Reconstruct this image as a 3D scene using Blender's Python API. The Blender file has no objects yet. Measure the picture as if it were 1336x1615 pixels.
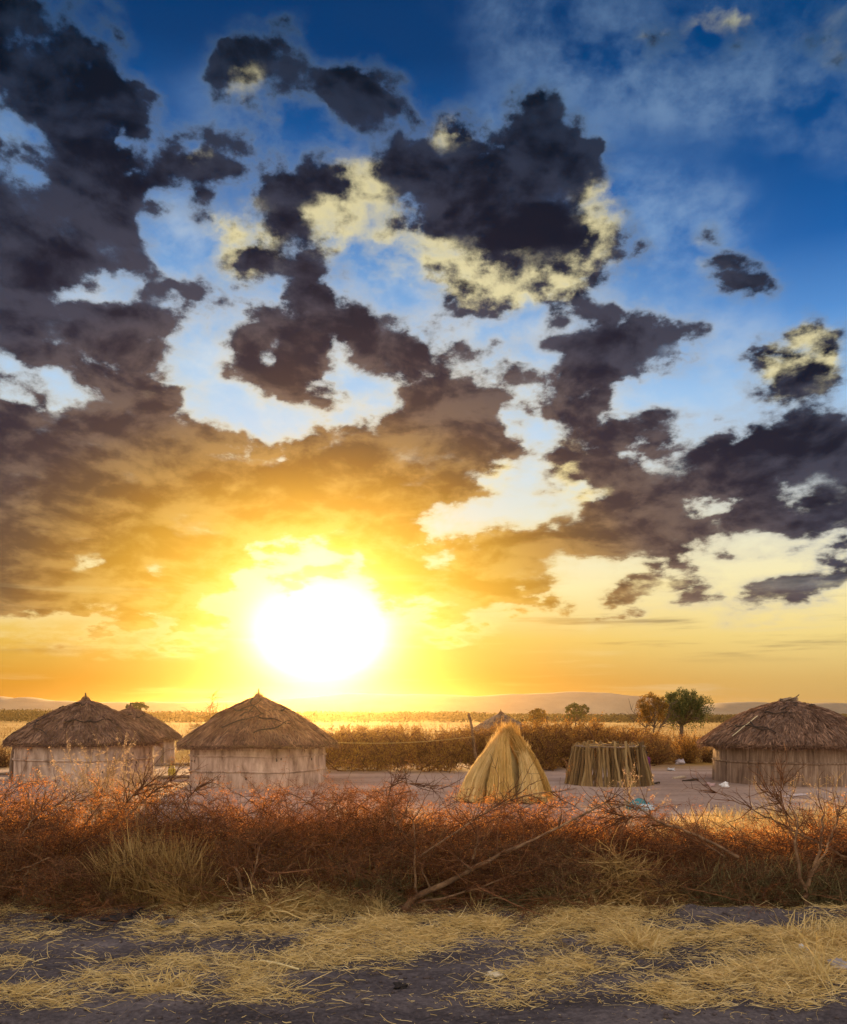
import bpy, bmesh, math, random
import numpy as np
from mathutils import Vector, Matrix

random.seed(7)
RNG = np.random.default_rng(11)
scene = bpy.context.scene
COL = scene.collection
R = math.radians

# ------------------------------------------------------------------ camera
EYE = 2.0                      # metres above the yard
FPX, CXP, HYP = 1400.0, 668.0, 1128.0   # focal length, centre column and horizon row of the photo, in its pixels
cam_d = bpy.data.cameras.new('camera')
cam = bpy.data.objects.new('camera', cam_d)
COL.objects.link(cam)
cam.location = (0, 0, EYE)
cam.rotation_euler = (R(90), 0, 0)
cam_d.sensor_fit = 'HORIZONTAL'
cam_d.sensor_width = 36
cam_d.lens = 36 * FPX / 1336
cam_d.shift_y = (HYP - 807.5) / 1336
cam_d.clip_start = 0.1
cam_d.clip_end = 20000
scene.camera = cam

# ------------------------------------------------------------------ view
scene.view_settings.view_transform = 'Standard'
scene.view_settings.look = 'None'
scene.view_settings.exposure = 1.32    # the photo is exposed for the shaded side
scene.view_settings.gamma = 1.0
scene.cycles.volume_bounces = 0
scene.cycles.max_bounces = 6
scene.cycles.diffuse_bounces = 3
scene.cycles.glossy_bounces = 2
scene.cycles.transmission_bounces = 3
scene.cycles.transparent_max_bounces = 8
scene.cycles.sample_clamp_indirect = 8
scene.cycles.use_denoising = True

# ------------------------------------------------------------------ sun
SUN_AZ, SUN_EL = R(-6.6), R(6.0)
sun_d = bpy.data.lights.new('sun', 'SUN')
sun = bpy.data.objects.new('sun', sun_d)
COL.objects.link(sun)
sun_d.energy = 5.0
sun_d.angle = R(0.5)
sun_d.color = (1.0, 0.58, 0.21)
_dir = Vector((math.sin(SUN_AZ) * math.cos(SUN_EL), math.cos(SUN_AZ) * math.cos(SUN_EL), math.sin(SUN_EL)))
sun.rotation_euler = _dir.to_track_quat('Z', 'Y').to_euler()
sun.location = _dir * 60


def lin(r, g, b):
    f = lambda c: c / 12.92 if c <= 0.04045 else ((c + 0.055) / 1.055) ** 2.4
    return (f(r / 255), f(g / 255), f(b / 255), 1.0)


# ------------------------------------------------------------------ sky: a node-based world, everything a function of direction
def cloud_chart():
    # ---- cloud chart: thickness (R), sunlit cream (G) and thin veil (B) on a grid of azimuth and elevation
    AZ0, AZ1, EL0, EL1, NX, NY, SS = -0.52, 0.52, 0.04, 0.70, 62, 40, 5
    gx = np.linspace(AZ0, AZ1, NX * SS + 1); gy = np.linspace(EL0, EL1, NY * SS + 1)
    GA, GE = np.meshgrid(gx, gy)
    PXX = CXP + FPX * np.tan(GA); PYY = HYP - FPX * np.tan(GE) / np.cos(GA)
    ch = np.zeros((3,) + GA.shape)

    def blur(m, k):
        for ax in (0, 1):
            for _ in range(2):
                p = np.pad(m, [(k, k) if a == ax else (0, 0) for a in (0, 1)], mode='edge')
                cs = np.cumsum(np.insert(p, 0, 0, axis=ax), axis=ax)
                n = m.shape[ax]
                m = (np.take(cs, np.arange(2 * k + 1, 2 * k + 1 + n), axis=ax) - np.take(cs, np.arange(0, n), axis=ax)) / (2 * k + 1)
        return m

    def poly(pts):
        ins = np.zeros(GA.shape, bool)
        j = len(pts) - 1
        for i in range(len(pts)):
            (xi, yi), (xj, yj) = pts[i], pts[j]
            c = ((yi > PYY) != (yj > PYY)) & (PXX < (xj - xi) * (PYY - yi) / ((yj - yi) or 1e-9) + xi)
            ins ^= c
            j = i
        return blur(ins.astype(float), 3)

    def ell(cx, cy, rx, ry, rot=0):
        a = R(rot); X = PXX - cx; Y = PYY - cy
        u = (X * math.cos(a) + Y * math.sin(a)) / rx; v = (-X * math.sin(a) + Y * math.cos(a)) / ry
        r = np.sqrt(u * u + v * v)
        t = np.clip((1.35 - r) / 0.7, 0, 1)
        return t * t * (3 - 2 * t)

    def paint(mask, c=None, g=None, b=None, k=1.0):
        for i, v in enumerate((c, g, b)):
            if v is not None:
                ch[i] = ch[i] * (1 - mask * k) + v * mask * k

    CLOUDS(poly, ell, paint)
    ch = np.clip(ch, 0, 1)
    sm = np.stack([blur(c, 2)[::SS, ::SS] for c in ch])       # 3 x (NY+1) x (NX+1), sampled at the grid nodes
    return sm, AZ0, AZ1, EL0, EL1, NX, NY


def build_world():
    w = bpy.data.worlds.new('World')
    scene.world = w
    w.use_nodes = True
    nt = w.node_tree
    nt.nodes.clear()
    N, L = nt.nodes, nt.links

    def put(sock, v):
        if isinstance(v, bpy.types.NodeSocket):
            L.new(v, sock)
        elif v is not None:
            sock.default_value = v

    def M(op, a, b=None, c=None, clamp=False):
        n = N.new('ShaderNodeMath'); n.operation = op; n.use_clamp = clamp
        put(n.inputs[0], a); put(n.inputs[1], b); put(n.inputs[2], c)
        return n.outputs[0]

    def V(op, a, b=None, c=None):
        n = N.new('ShaderNodeVectorMath'); n.operation = op
        put(n.inputs[0], a); put(n.inputs[1], b); put(n.inputs[2], c)
        return n.outputs[0] if op not in ('LENGTH', 'DOT_PRODUCT') else n.outputs['Value']

    def mix(f, a, b):
        n = N.new('ShaderNodeMix'); n.data_type = 'RGBA'
        put(n.inputs[0], f); put(n.inputs[6], a); put(n.inputs[7], b)
        return n.outputs[2]

    def smooth(x, lo, hi):
        n = N.new('ShaderNodeMapRange'); n.interpolation_type = 'SMOOTHSTEP'; n.clamp = True
        put(n.inputs[0], x); n.inputs[1].default_value = lo; n.inputs[2].default_value = hi
        n.inputs[3].default_value = 0; n.inputs[4].default_value = 1
        return n.outputs[0]

    def ramp(fac, stops, interp='LINEAR'):
        n = N.new('ShaderNodeValToRGB'); cr = n.color_ramp; cr.interpolation = interp
        for i, (p, c) in enumerate(stops):
            if i < 2:
                e = cr.elements[i]; e.position = p
            else:
                e = cr.elements.new(p)
            e.color = c
        put(n.inputs[0], fac)
        return n.outputs[0]

    def noise(vec, scale, detail, rough, dist=0.0, color=False):
        n = N.new('ShaderNodeTexNoise'); n.noise_dimensions = '3D'
        put(n.inputs['Vector'], vec)
        n.inputs['Scale'].default_value = scale
        n.inputs['Detail'].default_value = detail
        n.inputs['Roughness'].default_value = rough
        n.inputs['Distortion'].default_value = dist
        return n.outputs['Color' if color else 'Fac']

    chart, AZ0, AZ1, EL0, EL1, NX, NY = cloud_chart()
    H = NX // 2
    chart_ramps = []
    for r in range(NY + 1):
        for a, b in ((0, H), (H, NX)):
            n = N.new('ShaderNodeValToRGB'); cr = n.color_ramp
            for i in range(b - a + 1):
                e = cr.elements[i] if i < 2 else cr.elements.new(1.0)
                e.position = i / (b - a)
                e.color = (chart[0, r, a + i], chart[1, r, a + i], chart[2, r, a + i], 1)
            chart_ramps.append(n)

    tc = N.new('ShaderNodeTexCoord')
    d = V('NORMALIZE', tc.outputs['Generated'])
    sx = N.new('ShaderNodeSeparateXYZ'); L.new(d, sx.inputs[0])
    dx, dy, dz = sx.outputs
    az = M('ARCTAN2', dx, dy)
    el = M('ARCSINE', dz)

    # ---- angular distance from the sun, flattened sideways as the glow under a cloud deck is
    gaz, gel = math.atan((505 - CXP) / FPX), math.atan((HYP - 1000) / FPX)
    daz = M('SUBTRACT', az, gaz)
    dele = M('SUBTRACT', el, gel)
    ds_round = M('SQRT', M('ADD', M('MULTIPLY', daz, daz), M('MULTIPLY', dele, dele)))
    da6 = M('MULTIPLY', daz, 0.62)
    ds = M('SQRT', M('ADD', M('MULTIPLY', da6, da6), M('MULTIPLY', dele, dele)))

    # ---- clear sky
    E = lambda y: max(0.0, math.atan((HYP - y) / FPX)) / 0.80
    sky_near = ramp(M('DIVIDE', el, 0.80), [
        (0.0, lin(168, 104, 8)), (E(1075), lin(192, 132, 24)), (E(1010), lin(226, 188, 88)), (E(930), lin(250, 235, 175)),
        (E(830), lin(232, 233, 212)), (E(720), lin(205, 224, 238)), (E(600), lin(170, 205, 238)), (E(450), lin(110, 160, 214)),
        (E(330), lin(62, 118, 184)), (E(200), lin(14, 80, 146)), (E(90), lin(2, 58, 114)), (1.0, lin(0, 44, 92))])
    sky_far = ramp(M('DIVIDE', el, 0.80), [
        (0.0, lin(190, 150, 88)), (E(1075), lin(214, 176, 102)), (E(1010), lin(242, 216, 136)), (E(930), lin(250, 236, 180)),
        (E(850), lin(232, 230, 205)), (E(740), lin(190, 212, 232)), (E(640), lin(146, 190, 234)), (E(540), lin(84, 142, 208)), (E(430), lin(26, 96, 170)),
        (E(320), lin(4, 76, 144)), (E(160), lin(2, 66, 124)), (1.0, lin(0, 44, 92))])
    sky = mix(smooth(daz, 0.12, 0.56), sky_near, sky_far)

    # noise space: flatter towards the horizon, as a cloud deck seen from below
    qz = M('MULTIPLY_ADD', dz, 1.45, M('MULTIPLY', M('SUBTRACT', 1.0, M('EXPONENT', M('MULTIPLY', dz, -7.0))), 0.34))
    qc = N.new('ShaderNodeCombineXYZ'); L.new(dx, qc.inputs[0]); L.new(dy, qc.inputs[1]); L.new(qz, qc.inputs[2])
    q = qc.outputs[0]
    wn = noise(q, 10.0, 6, 0.58, color=True)
    ws = N.new('ShaderNodeSeparateXYZ'); L.new(wn, ws.inputs[0])
    amp = smooth(el, 0.02, 0.30)
    azw = M('MULTIPLY_ADD', M('SUBTRACT', ws.outputs[0], 0.5), 0.085, az)
    elw = M('MULTIPLY_ADD', M('SUBTRACT', ws.outputs[1], 0.5), M('MULTIPLY_ADD', amp, 0.05, 0.02), el)
    facL = M('DIVIDE', M('SUBTRACT', azw, AZ0), -AZ0, clamp=True)
    facR = M('DIVIDE', azw, AZ1, clamp=True)
    right = M('GREATER_THAN', azw, 0.0)
    row = M('MULTIPLY', M('SUBTRACT', elw, EL0), NY / (EL1 - EL0), clamp=False)
    row = M('MAXIMUM', row, 0.0)
    acc = None
    for r in range(NY + 1):
        rl, rr = chart_ramps[2 * r], chart_ramps[2 * r + 1]
        # the tiny dependence on the rows before keeps the shader evaluating one row at a time
        L.new(facL if acc is None else M('MULTIPLY_ADD', acc, 1e-7, facL), rl.inputs[0])
        L.new(facR if acc is None else M('MULTIPLY_ADD', acc, 1e-7, facR), rr.inputs[0])
        col = mix(right, rl.outputs[0], rr.outputs[0])
        wgt = M('SUBTRACT', 1.0, M('ABSOLUTE', M('SUBTRACT', row, float(r))), clamp=True)
        acc_n = N.new('ShaderNodeVectorMath'); acc_n.operation = 'SCALE'
        L.new(col, acc_n.inputs[0]); L.new(wgt, acc_n.inputs['Scale'])
        s = acc_n.outputs[0]
        acc = s if acc is None else V('ADD', acc, s)
    cs = N.new('ShaderNodeSeparateXYZ'); L.new(acc, cs.inputs[0])
    T, LIT, VEIL = cs.outputs

    # ---- fine structure: billows, wisps and ragged rims
    f1 = noise(q, 13.0, 9, 0.56, 0.25)
    f2 = noise(V('ADD', q, (0.003, 0.0, -0.016)), 13.0, 9, 0.56, 0.25)   # the same field a step towards the sun
    f3 = noise(q, 36.0, 7, 0.60)
    f4 = noise(q, 6.5, 4, 0.5)
    vo = N.new('ShaderNodeTexVoronoi'); vo.feature = 'F1'
    vo.inputs['Scale'].default_value = 19.0; vo.inputs['Detail'].default_value = 1.0; vo.inputs['Roughness'].default_value = 0.55
    wq = noise(q, 22.0, 5, 0.6, color=True)
    L.new(V('ADD', q, V('MULTIPLY', V('SUBTRACT', wq, (0.5, 0.5, 0.5)), (0.05, 0.05, 0.05))), vo.inputs['Vector'])
    puff = M('SUBTRACT', 0.76, vo.outputs['Distance'])
    relief = M('SUBTRACT', f2, f1)
    fine = M('ADD', M('MULTIPLY', M('SUBTRACT', f1, 0.5), 1.7), M('ADD', M('MULTIPLY', M('SUBTRACT', f3, 0.5), 0.75), M('MULTIPLY', puff, 0.55)))
    keepf = M('MULTIPLY', smooth(T, 0.0, 0.22), M('MULTIPLY_ADD', smooth(T, 0.82, 1.0), -0.72, 1.15))
    dens = M('ADD', M('MULTIPLY', M('MULTIPLY_ADD', T, 0.84, -0.07), smooth(T, 0.02, 0.16)), M('MULTIPLY', fine, keepf))
    alpha = smooth(dens, 0.04, 0.66)
    alpha = M('MAXIMUM', alpha, M('MULTIPLY', smooth(dens, -0.06, 0.30), 0.30))
    thick = M('ADD', M('MULTIPLY', T, 0.72), M('ADD', M('MULTIPLY', fine, 0.60), M('ADD', M('MULTIPLY', M('SUBTRACT', f4, 0.5), 1.3), M('MULTIPLY', relief, 3.2))))
    core = smooth(dens, 0.20, 0.80)

    # ---- cloud colours by distance from the sun (radians)
    D = lambda px: px / 1400.0 / 0.80
    dark = ramp(M('DIVIDE', ds, 0.80), [
        (0.0, lin(250, 200, 72)), (D(110), lin(240, 190, 62)), (D(170), lin(214, 166, 54)), (D(210), lin(194, 146, 50)), (D(250), lin(152, 110, 50)),
        (D(290), lin(108, 82, 58)), (D(340), lin(68, 57, 61)), (D(400), lin(42, 41, 57)), (D(470), lin(27, 32, 50)), (D(600), lin(14, 24, 42)),
        (D(760), lin(7, 21, 37)), (D(1000), lin(2, 19, 33)), (1.0, lin(2, 20, 36))])
    mid = ramp(M('DIVIDE', ds, 0.80), [
        (0.0, lin(255, 225, 120)), (D(170), lin(238, 194, 86)), (D(250), lin(196, 152, 80)), (D(340), lin(120, 100, 88)), (D(480), lin(68, 69, 84)),
        (D(700), lin(40, 50, 70)), (D(1000), lin(15, 41, 63)), (1.0, lin(16, 44, 70))])
    edge = ramp(M('DIVIDE', ds, 0.80), [
        (0.0, lin(255, 245, 190)), (D(200), lin(252, 226, 140)), (D(340), lin(226, 212, 172)), (D(480), lin(184, 186, 186)), (D(600), lin(130, 146, 166)),
        (D(760), lin(74, 98, 126)), (D(900), lin(40, 76, 112)), (1.0, lin(20, 60, 100))])
    cream = ramp(M('DIVIDE', ds, 0.80), [
        (0.0, lin(255, 240, 170)), (D(300), lin(250, 230, 164)), (D(520), lin(234, 222, 172)), (D(720), lin(212, 202, 156)),
        (D(900), lin(180, 180, 152)), (1.0, lin(140, 146, 142))])
    body = mix(smooth(thick, 0.28, 1.02), mid, dark)
    body = mix(smooth(core, 0.0, 0.72), edge, body)
    lt = M('ADD', M('ADD', M('MULTIPLY', M('SUBTRACT', f1, 0.50), -1.5), M('MULTIPLY', M('SUBTRACT', f3, 0.5), -2.6)), M('ADD', M('MULTIPLY', relief, -2.6), M('MULTIPLY', puff, -1.3)))
    litf = M('ADD', LIT, M('MULTIPLY', lt, M('MULTIPLY', LIT, 2.0, clamp=True)))
    litf = M('MULTIPLY', smooth(litf, 0.14, 1.10), 0.94)
    body = mix(litf, body, cream)
    veilcol = ramp(M('DIVIDE', ds, 0.80), [(0.0, lin(255, 240, 190)), (D(400), lin(236, 236, 226)), (D(640), lin(146, 178, 214)), (D(900), lin(70, 104, 146)), (1.0, lin(62, 92, 128))])
    vf = M('MULTIPLY', VEIL, smooth(M('ADD', f1, M('MULTIPLY', f3, 0.4)), 0.48, 0.92), clamp=True)
    front = mix(vf, sky, veilcol)
    front = mix(alpha, front, body)
    sc = N.new('ShaderNodeCombineXYZ'); L.new(M('MULTIPLY', az, 3.2), sc.inputs[0]); L.new(M('MULTIPLY', el, 42.0), sc.inputs[1])
    strat = noise(sc.outputs[0], 1.3, 5, 0.55)
    sw = M('MULTIPLY', smooth(el, 0.052, 0.075), M('SUBTRACT', 1.0, smooth(el, 0.105, 0.16)))
    sw = M('MULTIPLY', sw, smooth(ds_round, 0.07, 0.20))
    front = mix(M('MULTIPLY', M('MULTIPLY', smooth(strat, 0.52, 0.70), sw), 0.62), front, mix(0.35, dark, mid))
    front = mix(M('MULTIPLY', M('MULTIPLY', smooth(strat, 0.46, 0.26), M('SUBTRACT', 1.0, smooth(el, 0.10, 0.20))), 0.35), front, edge)

    # ---- glare round the sun
    dg = M('MULTIPLY', daz, 0.78)
    dh = M('MULTIPLY', dele, 1.18)
    dsg = M('SQRT', M('ADD', M('MULTIPLY', dg, dg), M('MULTIPLY', dh, dh)))
    g1 = M('EXPONENT', M('MULTIPLY', M('POWER', M('DIVIDE', dsg, 0.042), 2.0), -1.0))
    g1 = M('MULTIPLY', g1, M('MULTIPLY_ADD', alpha, -0.82, 1.0))
    g2 = M('EXPONENT', M('DIVIDE', ds_round, -0.055))
    g3 = M('EXPONENT', M('DIVIDE', ds, -0.10))
    def scaled(colr, f):
        n = N.new('ShaderNodeVectorMath'); n.operation = 'SCALE'
        n.inputs[0].default_value = colr; L.new(f, n.inputs['Scale'])
        return n.outputs[0]
    front = V('ADD', front, scaled((4.6, 4.3, 3.8), g1))
    front = V('ADD', front, scaled((0.08, 0.05, 0.0), g2))
    front = V('ADD', front, scaled((0.03, 0.012, 0.0), g3))

    # ---- the half of the sky behind the photographer: pale noise cloud, brightened as added fill light
    nis = N.new('ShaderNodeTexSky'); nis.sky_type = 'NISHITA'; nis.sun_disc = False
    nis.sun_elevation = SUN_EL; nis.sun_rotation = SUN_AZ
    nis.air_density = 1.0; nis.dust_density = 1.5
    nsc = N.new('ShaderNodeVectorMath'); nsc.operation = 'SCALE'; L.new(nis.outputs[0], nsc.inputs[0]); nsc.inputs['Scale'].default_value = 0.25
    bn = noise(V('MULTIPLY', d, (1, 1, 2.2)), 2.6, 6, 0.55)
    bcl = mix(smooth(bn, 0.36, 0.62), BACK_A, BACK_B)
    back = V('ADD', bcl, nsc.outputs[0])
    col = mix(smooth(dy, 0.60, -0.10), front, back)

    bg = N.new('ShaderNodeBackground'); L.new(col, bg.inputs[0]); bg.inputs[1].default_value = 0.40
    out = N.new('ShaderNodeOutputWorld'); L.new(bg.outputs[0], out.inputs[0])
    w.cycles.sampling_method = 'MANUAL'
    w.cycles.sample_map_resolution = 512


BACK_A = (0.56, 0.45, 0.38, 1)
BACK_B = (1.15, 0.86, 0.65, 1)


def CLOUDS(poly, ell, paint):
    # thin veil first
    paint(poly([(700, -40), (1400, -40), (1400, 230), (1220, 230), (1060, 190), (930, 180), (800, 120)]), b=0.85)
    paint(ell(1060, 350, 130, 90, 20), b=0.75); paint(ell(860, 190, 140, 60), b=0.5)
    paint(ell(420, 160, 150, 70, 10), b=0.35)
    paint(ell(640, 560, 420, 130), b=0.8, k=0.9); paint(ell(1000, 560, 260, 90), b=0.8, k=0.8)
    paint(ell(290, 390, 60, 80), b=0.8); paint(ell(180, 455, 90, 40), b=0.9); paint(ell(30, 210, 60, 60), b=0.8)
    # dark mass on the left
    paint(poly([(-80, -40), (120, -40), (215, 110), (235, 200), (330, 190), (400, 240), (420, 290), (330, 330), (250, 300), (225, 360), (275, 430), (310, 490), (270, 560), (140, 600), (-80, 560)]), c=0.98, g=0.0)
    paint(poly([(-80, -60), (120, -60), (170, 60), (120, 130), (-80, 140)]), c=0.86)
    paint(ell(30, 215, 34, 30, 50), c=0.2); paint(ell(62, 262, 22, 30, -20), c=0.5); paint(ell(150, 455, 62, 20), c=0.05); paint(ell(215, 235, 18, 24), c=0.2)
    paint(ell(315, 240, 24, 16), g=0.7)
    # upper middle cloud
    paint(poly([(330, 130), (350, 60), (420, 45), (505, 90), (580, 105), (650, 150), (690, 215), (660, 270), (570, 235), (480, 205), (390, 180)]), c=0.92)
    paint(ell(380, 128, 34, 18), g=0.75)
    # cream and slate complex in the middle
    paint(poly([(385, 330), (420, 270), (480, 235), (560, 215), (640, 215), (675, 165), (730, 165), (770, 240), (805, 240), (815, 170), (875, 155), (915, 230), (970, 280), (995, 360), (1025, 415), (930, 465), (880, 495), (760, 490), (640, 455), (540, 425), (450, 400)]), c=0.92, g=0.12)
    for e in ((560, 290, 54, 52), (600, 370, 90, 44), (690, 430, 120, 50), (830, 450, 120, 36), (945, 365, 34, 70), (705, 195, 30, 30), (530, 340, 50, 40)):
        paint(ell(*e), g=0.66)
    for e in ((870, 235, 52, 66), (835, 345, 54, 70), (700, 300, 76, 58), (470, 300, 50, 46), (765, 340, 50, 56), (1000, 410, 30, 14), (630, 255, 40, 30)):
        paint(ell(*e), c=1.0, g=0.0)
    paint(ell(650, 335, 22, 26), c=0.6); paint(ell(770, 240, 26, 20), c=0.5)
    paint(ell(385, 395, 66, 54), c=0.88, g=0.66); paint(ell(455, 420, 66, 26), c=0.95, g=0.1); paint(ell(330, 460, 50, 34), c=0.9, g=0.1)
    # second row
    paint(poly([(325, 575), (350, 500), (470, 440), (560, 455), (645, 490), (705, 545), (725, 590), (650, 630), (590, 590), (545, 600), (520, 635), (440, 640), (380, 610)]), c=1.0, g=0.0)
    paint(ell(402, 545, 13, 13), c=0.05); paint(ell(543, 575, 17, 42, -14), c=0.0)
    paint(ell(230, 622, 76, 34), c=0.95); paint(ell(270, 605, 40, 12), g=0.6)
    paint(ell(780, 555, 70, 38), c=0.66); paint(ell(740, 505, 26, 12), c=0.35)
    # right dark cloud
    paint(poly([(835, 650), (860, 545), (930, 500), (1040, 480), (1100, 515), (1120, 575), (1050, 605), (990, 625), (940, 645), (900, 700), (840, 690)]), c=1.0, g=0.0)
    # big bank lit from below by the sun
    paint(poly([(-80, 560), (60, 625), (180, 610), (240, 645), (300, 672), (400, 690), (500, 672), (600, 645), (700, 615), (770, 600), (830, 640), (810, 700), (760, 745), (700, 795), (650, 845), (690, 880), (800, 890), (870, 930), (820, 965), (720, 1005), (655, 990), (610, 945), (540, 905), (450, 935), (370, 925), (340, 990), (280, 998), (180, 985), (80, 985), (-80, 990)]), c=1.0, g=0.0)
    paint(ell(760, 910, 110, 44), c=0.97); paint(ell(690, 745, 70, 50), c=0.97)
    paint(ell(400, 925, 40, 44), c=0.0); paint(ell(490, 880, 60, 10), c=0.1); paint(ell(530, 905, 16, 20), c=0.05)
    paint(ell(450, 915, 30, 20), c=1.0); paint(ell(512, 905, 26, 18), c=1.0)
    paint(ell(160, 890, 170, 10, 14), c=0.55, k=0.7)
    paint(ell(620, 965, 60, 14), c=0.4)
    paint(ell(100, 1008, 190, 9), c=0.66); paint(ell(200, 1022, 130, 6), c=0.60); paint(ell(40, 985, 120, 6), c=0.0)
    # right bank
    paint(poly([(845, 705), (930, 690), (1000, 720), (1085, 690), (1180, 655), (1250, 620), (1330, 625), (1420, 690), (1290, 745), (1200, 780), (1300, 765), (1420, 750), (1420, 850), (1250, 865), (1150, 870), (1060, 895), (950, 885), (880, 905), (790, 900), (700, 885), (740, 830), (840, 795), (930, 790), (880, 750)]), c=1.0, g=0.0)
    paint(ell(1040, 665, 56, 34), c=0.92); paint(ell(930, 660, 40, 40), c=0.9)
    paint(ell(1130, 797, 44, 9, -8), c=0.05); paint(ell(1090, 740, 40, 12), c=0.85)
    paint(ell(790, 745, 44, 24, -30), c=0.5, g=0.9); paint(ell(880, 745, 30, 46), c=0.72, g=0.75); paint(ell(925, 790, 40, 16), c=0.72, g=0.7)
    paint(ell(960, 640, 30, 14), c=0.2)
    paint(ell(1040, 935, 110, 26, -6), c=0.95, g=0.35); paint(ell(1270, 925, 130, 30, -14), c=0.97, g=0.25); paint(ell(1010, 908, 40, 10), c=0.55, g=0.6)
    paint(ell(1210, 965, 90, 8), c=0.55, g=0.3); paint(ell(870, 965, 70, 8), c=0.5); paint(ell(930, 985, 30, 5), c=0.5); paint(ell(720, 997, 26, 8), c=0.7)
    paint(ell(1310, 742, 70, 34), c=0.98); paint(ell(980, 845, 130, 46), c=1.0); paint(ell(870, 850, 70, 30), c=0.95)
    # right upper pieces
    paint(ell(1255, 570, 84, 44, -35), c=0.95, g=0.6); paint(ell(1275, 600, 50, 26), c=0.95, g=0.2)
    paint(ell(1165, 442, 62, 26), c=0.95, g=0.15); paint(ell(1105, 405, 28, 24), c=0.72, g=0.4); paint(ell(1005, 448, 18, 8), c=0.6)
    # top right
    paint(ell(1135, 40, 66, 44), c=0.84, g=0.62); paint(ell(1035, 75, 54, 20), c=0.74, g=0.7); paint(ell(1300, 60, 70, 70), c=0.50, g=0.3)


build_world()


# ------------------------------------------------------------------ helpers
def at(px, py, Y):
    """The point at depth Y that stands where the photo shows it."""
    return ((px - CXP) / FPX * Y, Y, EYE + (HYP - py) / FPX * Y)


def gp(px, py):
    Y = EYE * FPX / (py - HYP)
    return ((px - CXP) / FPX * Y, Y)


def vnoise(x, y, scale, seed=0):
    """Smooth value noise, vectorised, 0..1."""
    x = np.asarray(x, float) * scale + seed * 17.13; y = np.asarray(y, float) * scale + seed * 7.77
    xi = np.floor(x); yi = np.floor(y); fx = x - xi; fy = y - yi
    fx = fx * fx * (3 - 2 * fx); fy = fy * fy * (3 - 2 * fy)
    h = lambda a, b: np.modf(np.abs(np.sin(a * 127.1 + b * 311.7 + seed * 74.7) * 43758.5453))[0]
    return (h(xi, yi) * (1 - fx) + h(xi + 1, yi) * fx) * (1 - fy) + (h(xi, yi + 1) * (1 - fx) + h(xi + 1, yi + 1) * fx) * fy


def fbm(x, y, scale, octs=4, seed=0):
    t = 0; a = 0.5; n = 0
    for o in range(octs):
        t = t + a * vnoise(x, y, scale * 2 ** o, seed + o); n += a; a *= 0.5
    return t / n


def unit(v):
    return v / np.maximum(np.linalg.norm(v, axis=-1, keepdims=True), 1e-9)


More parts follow.
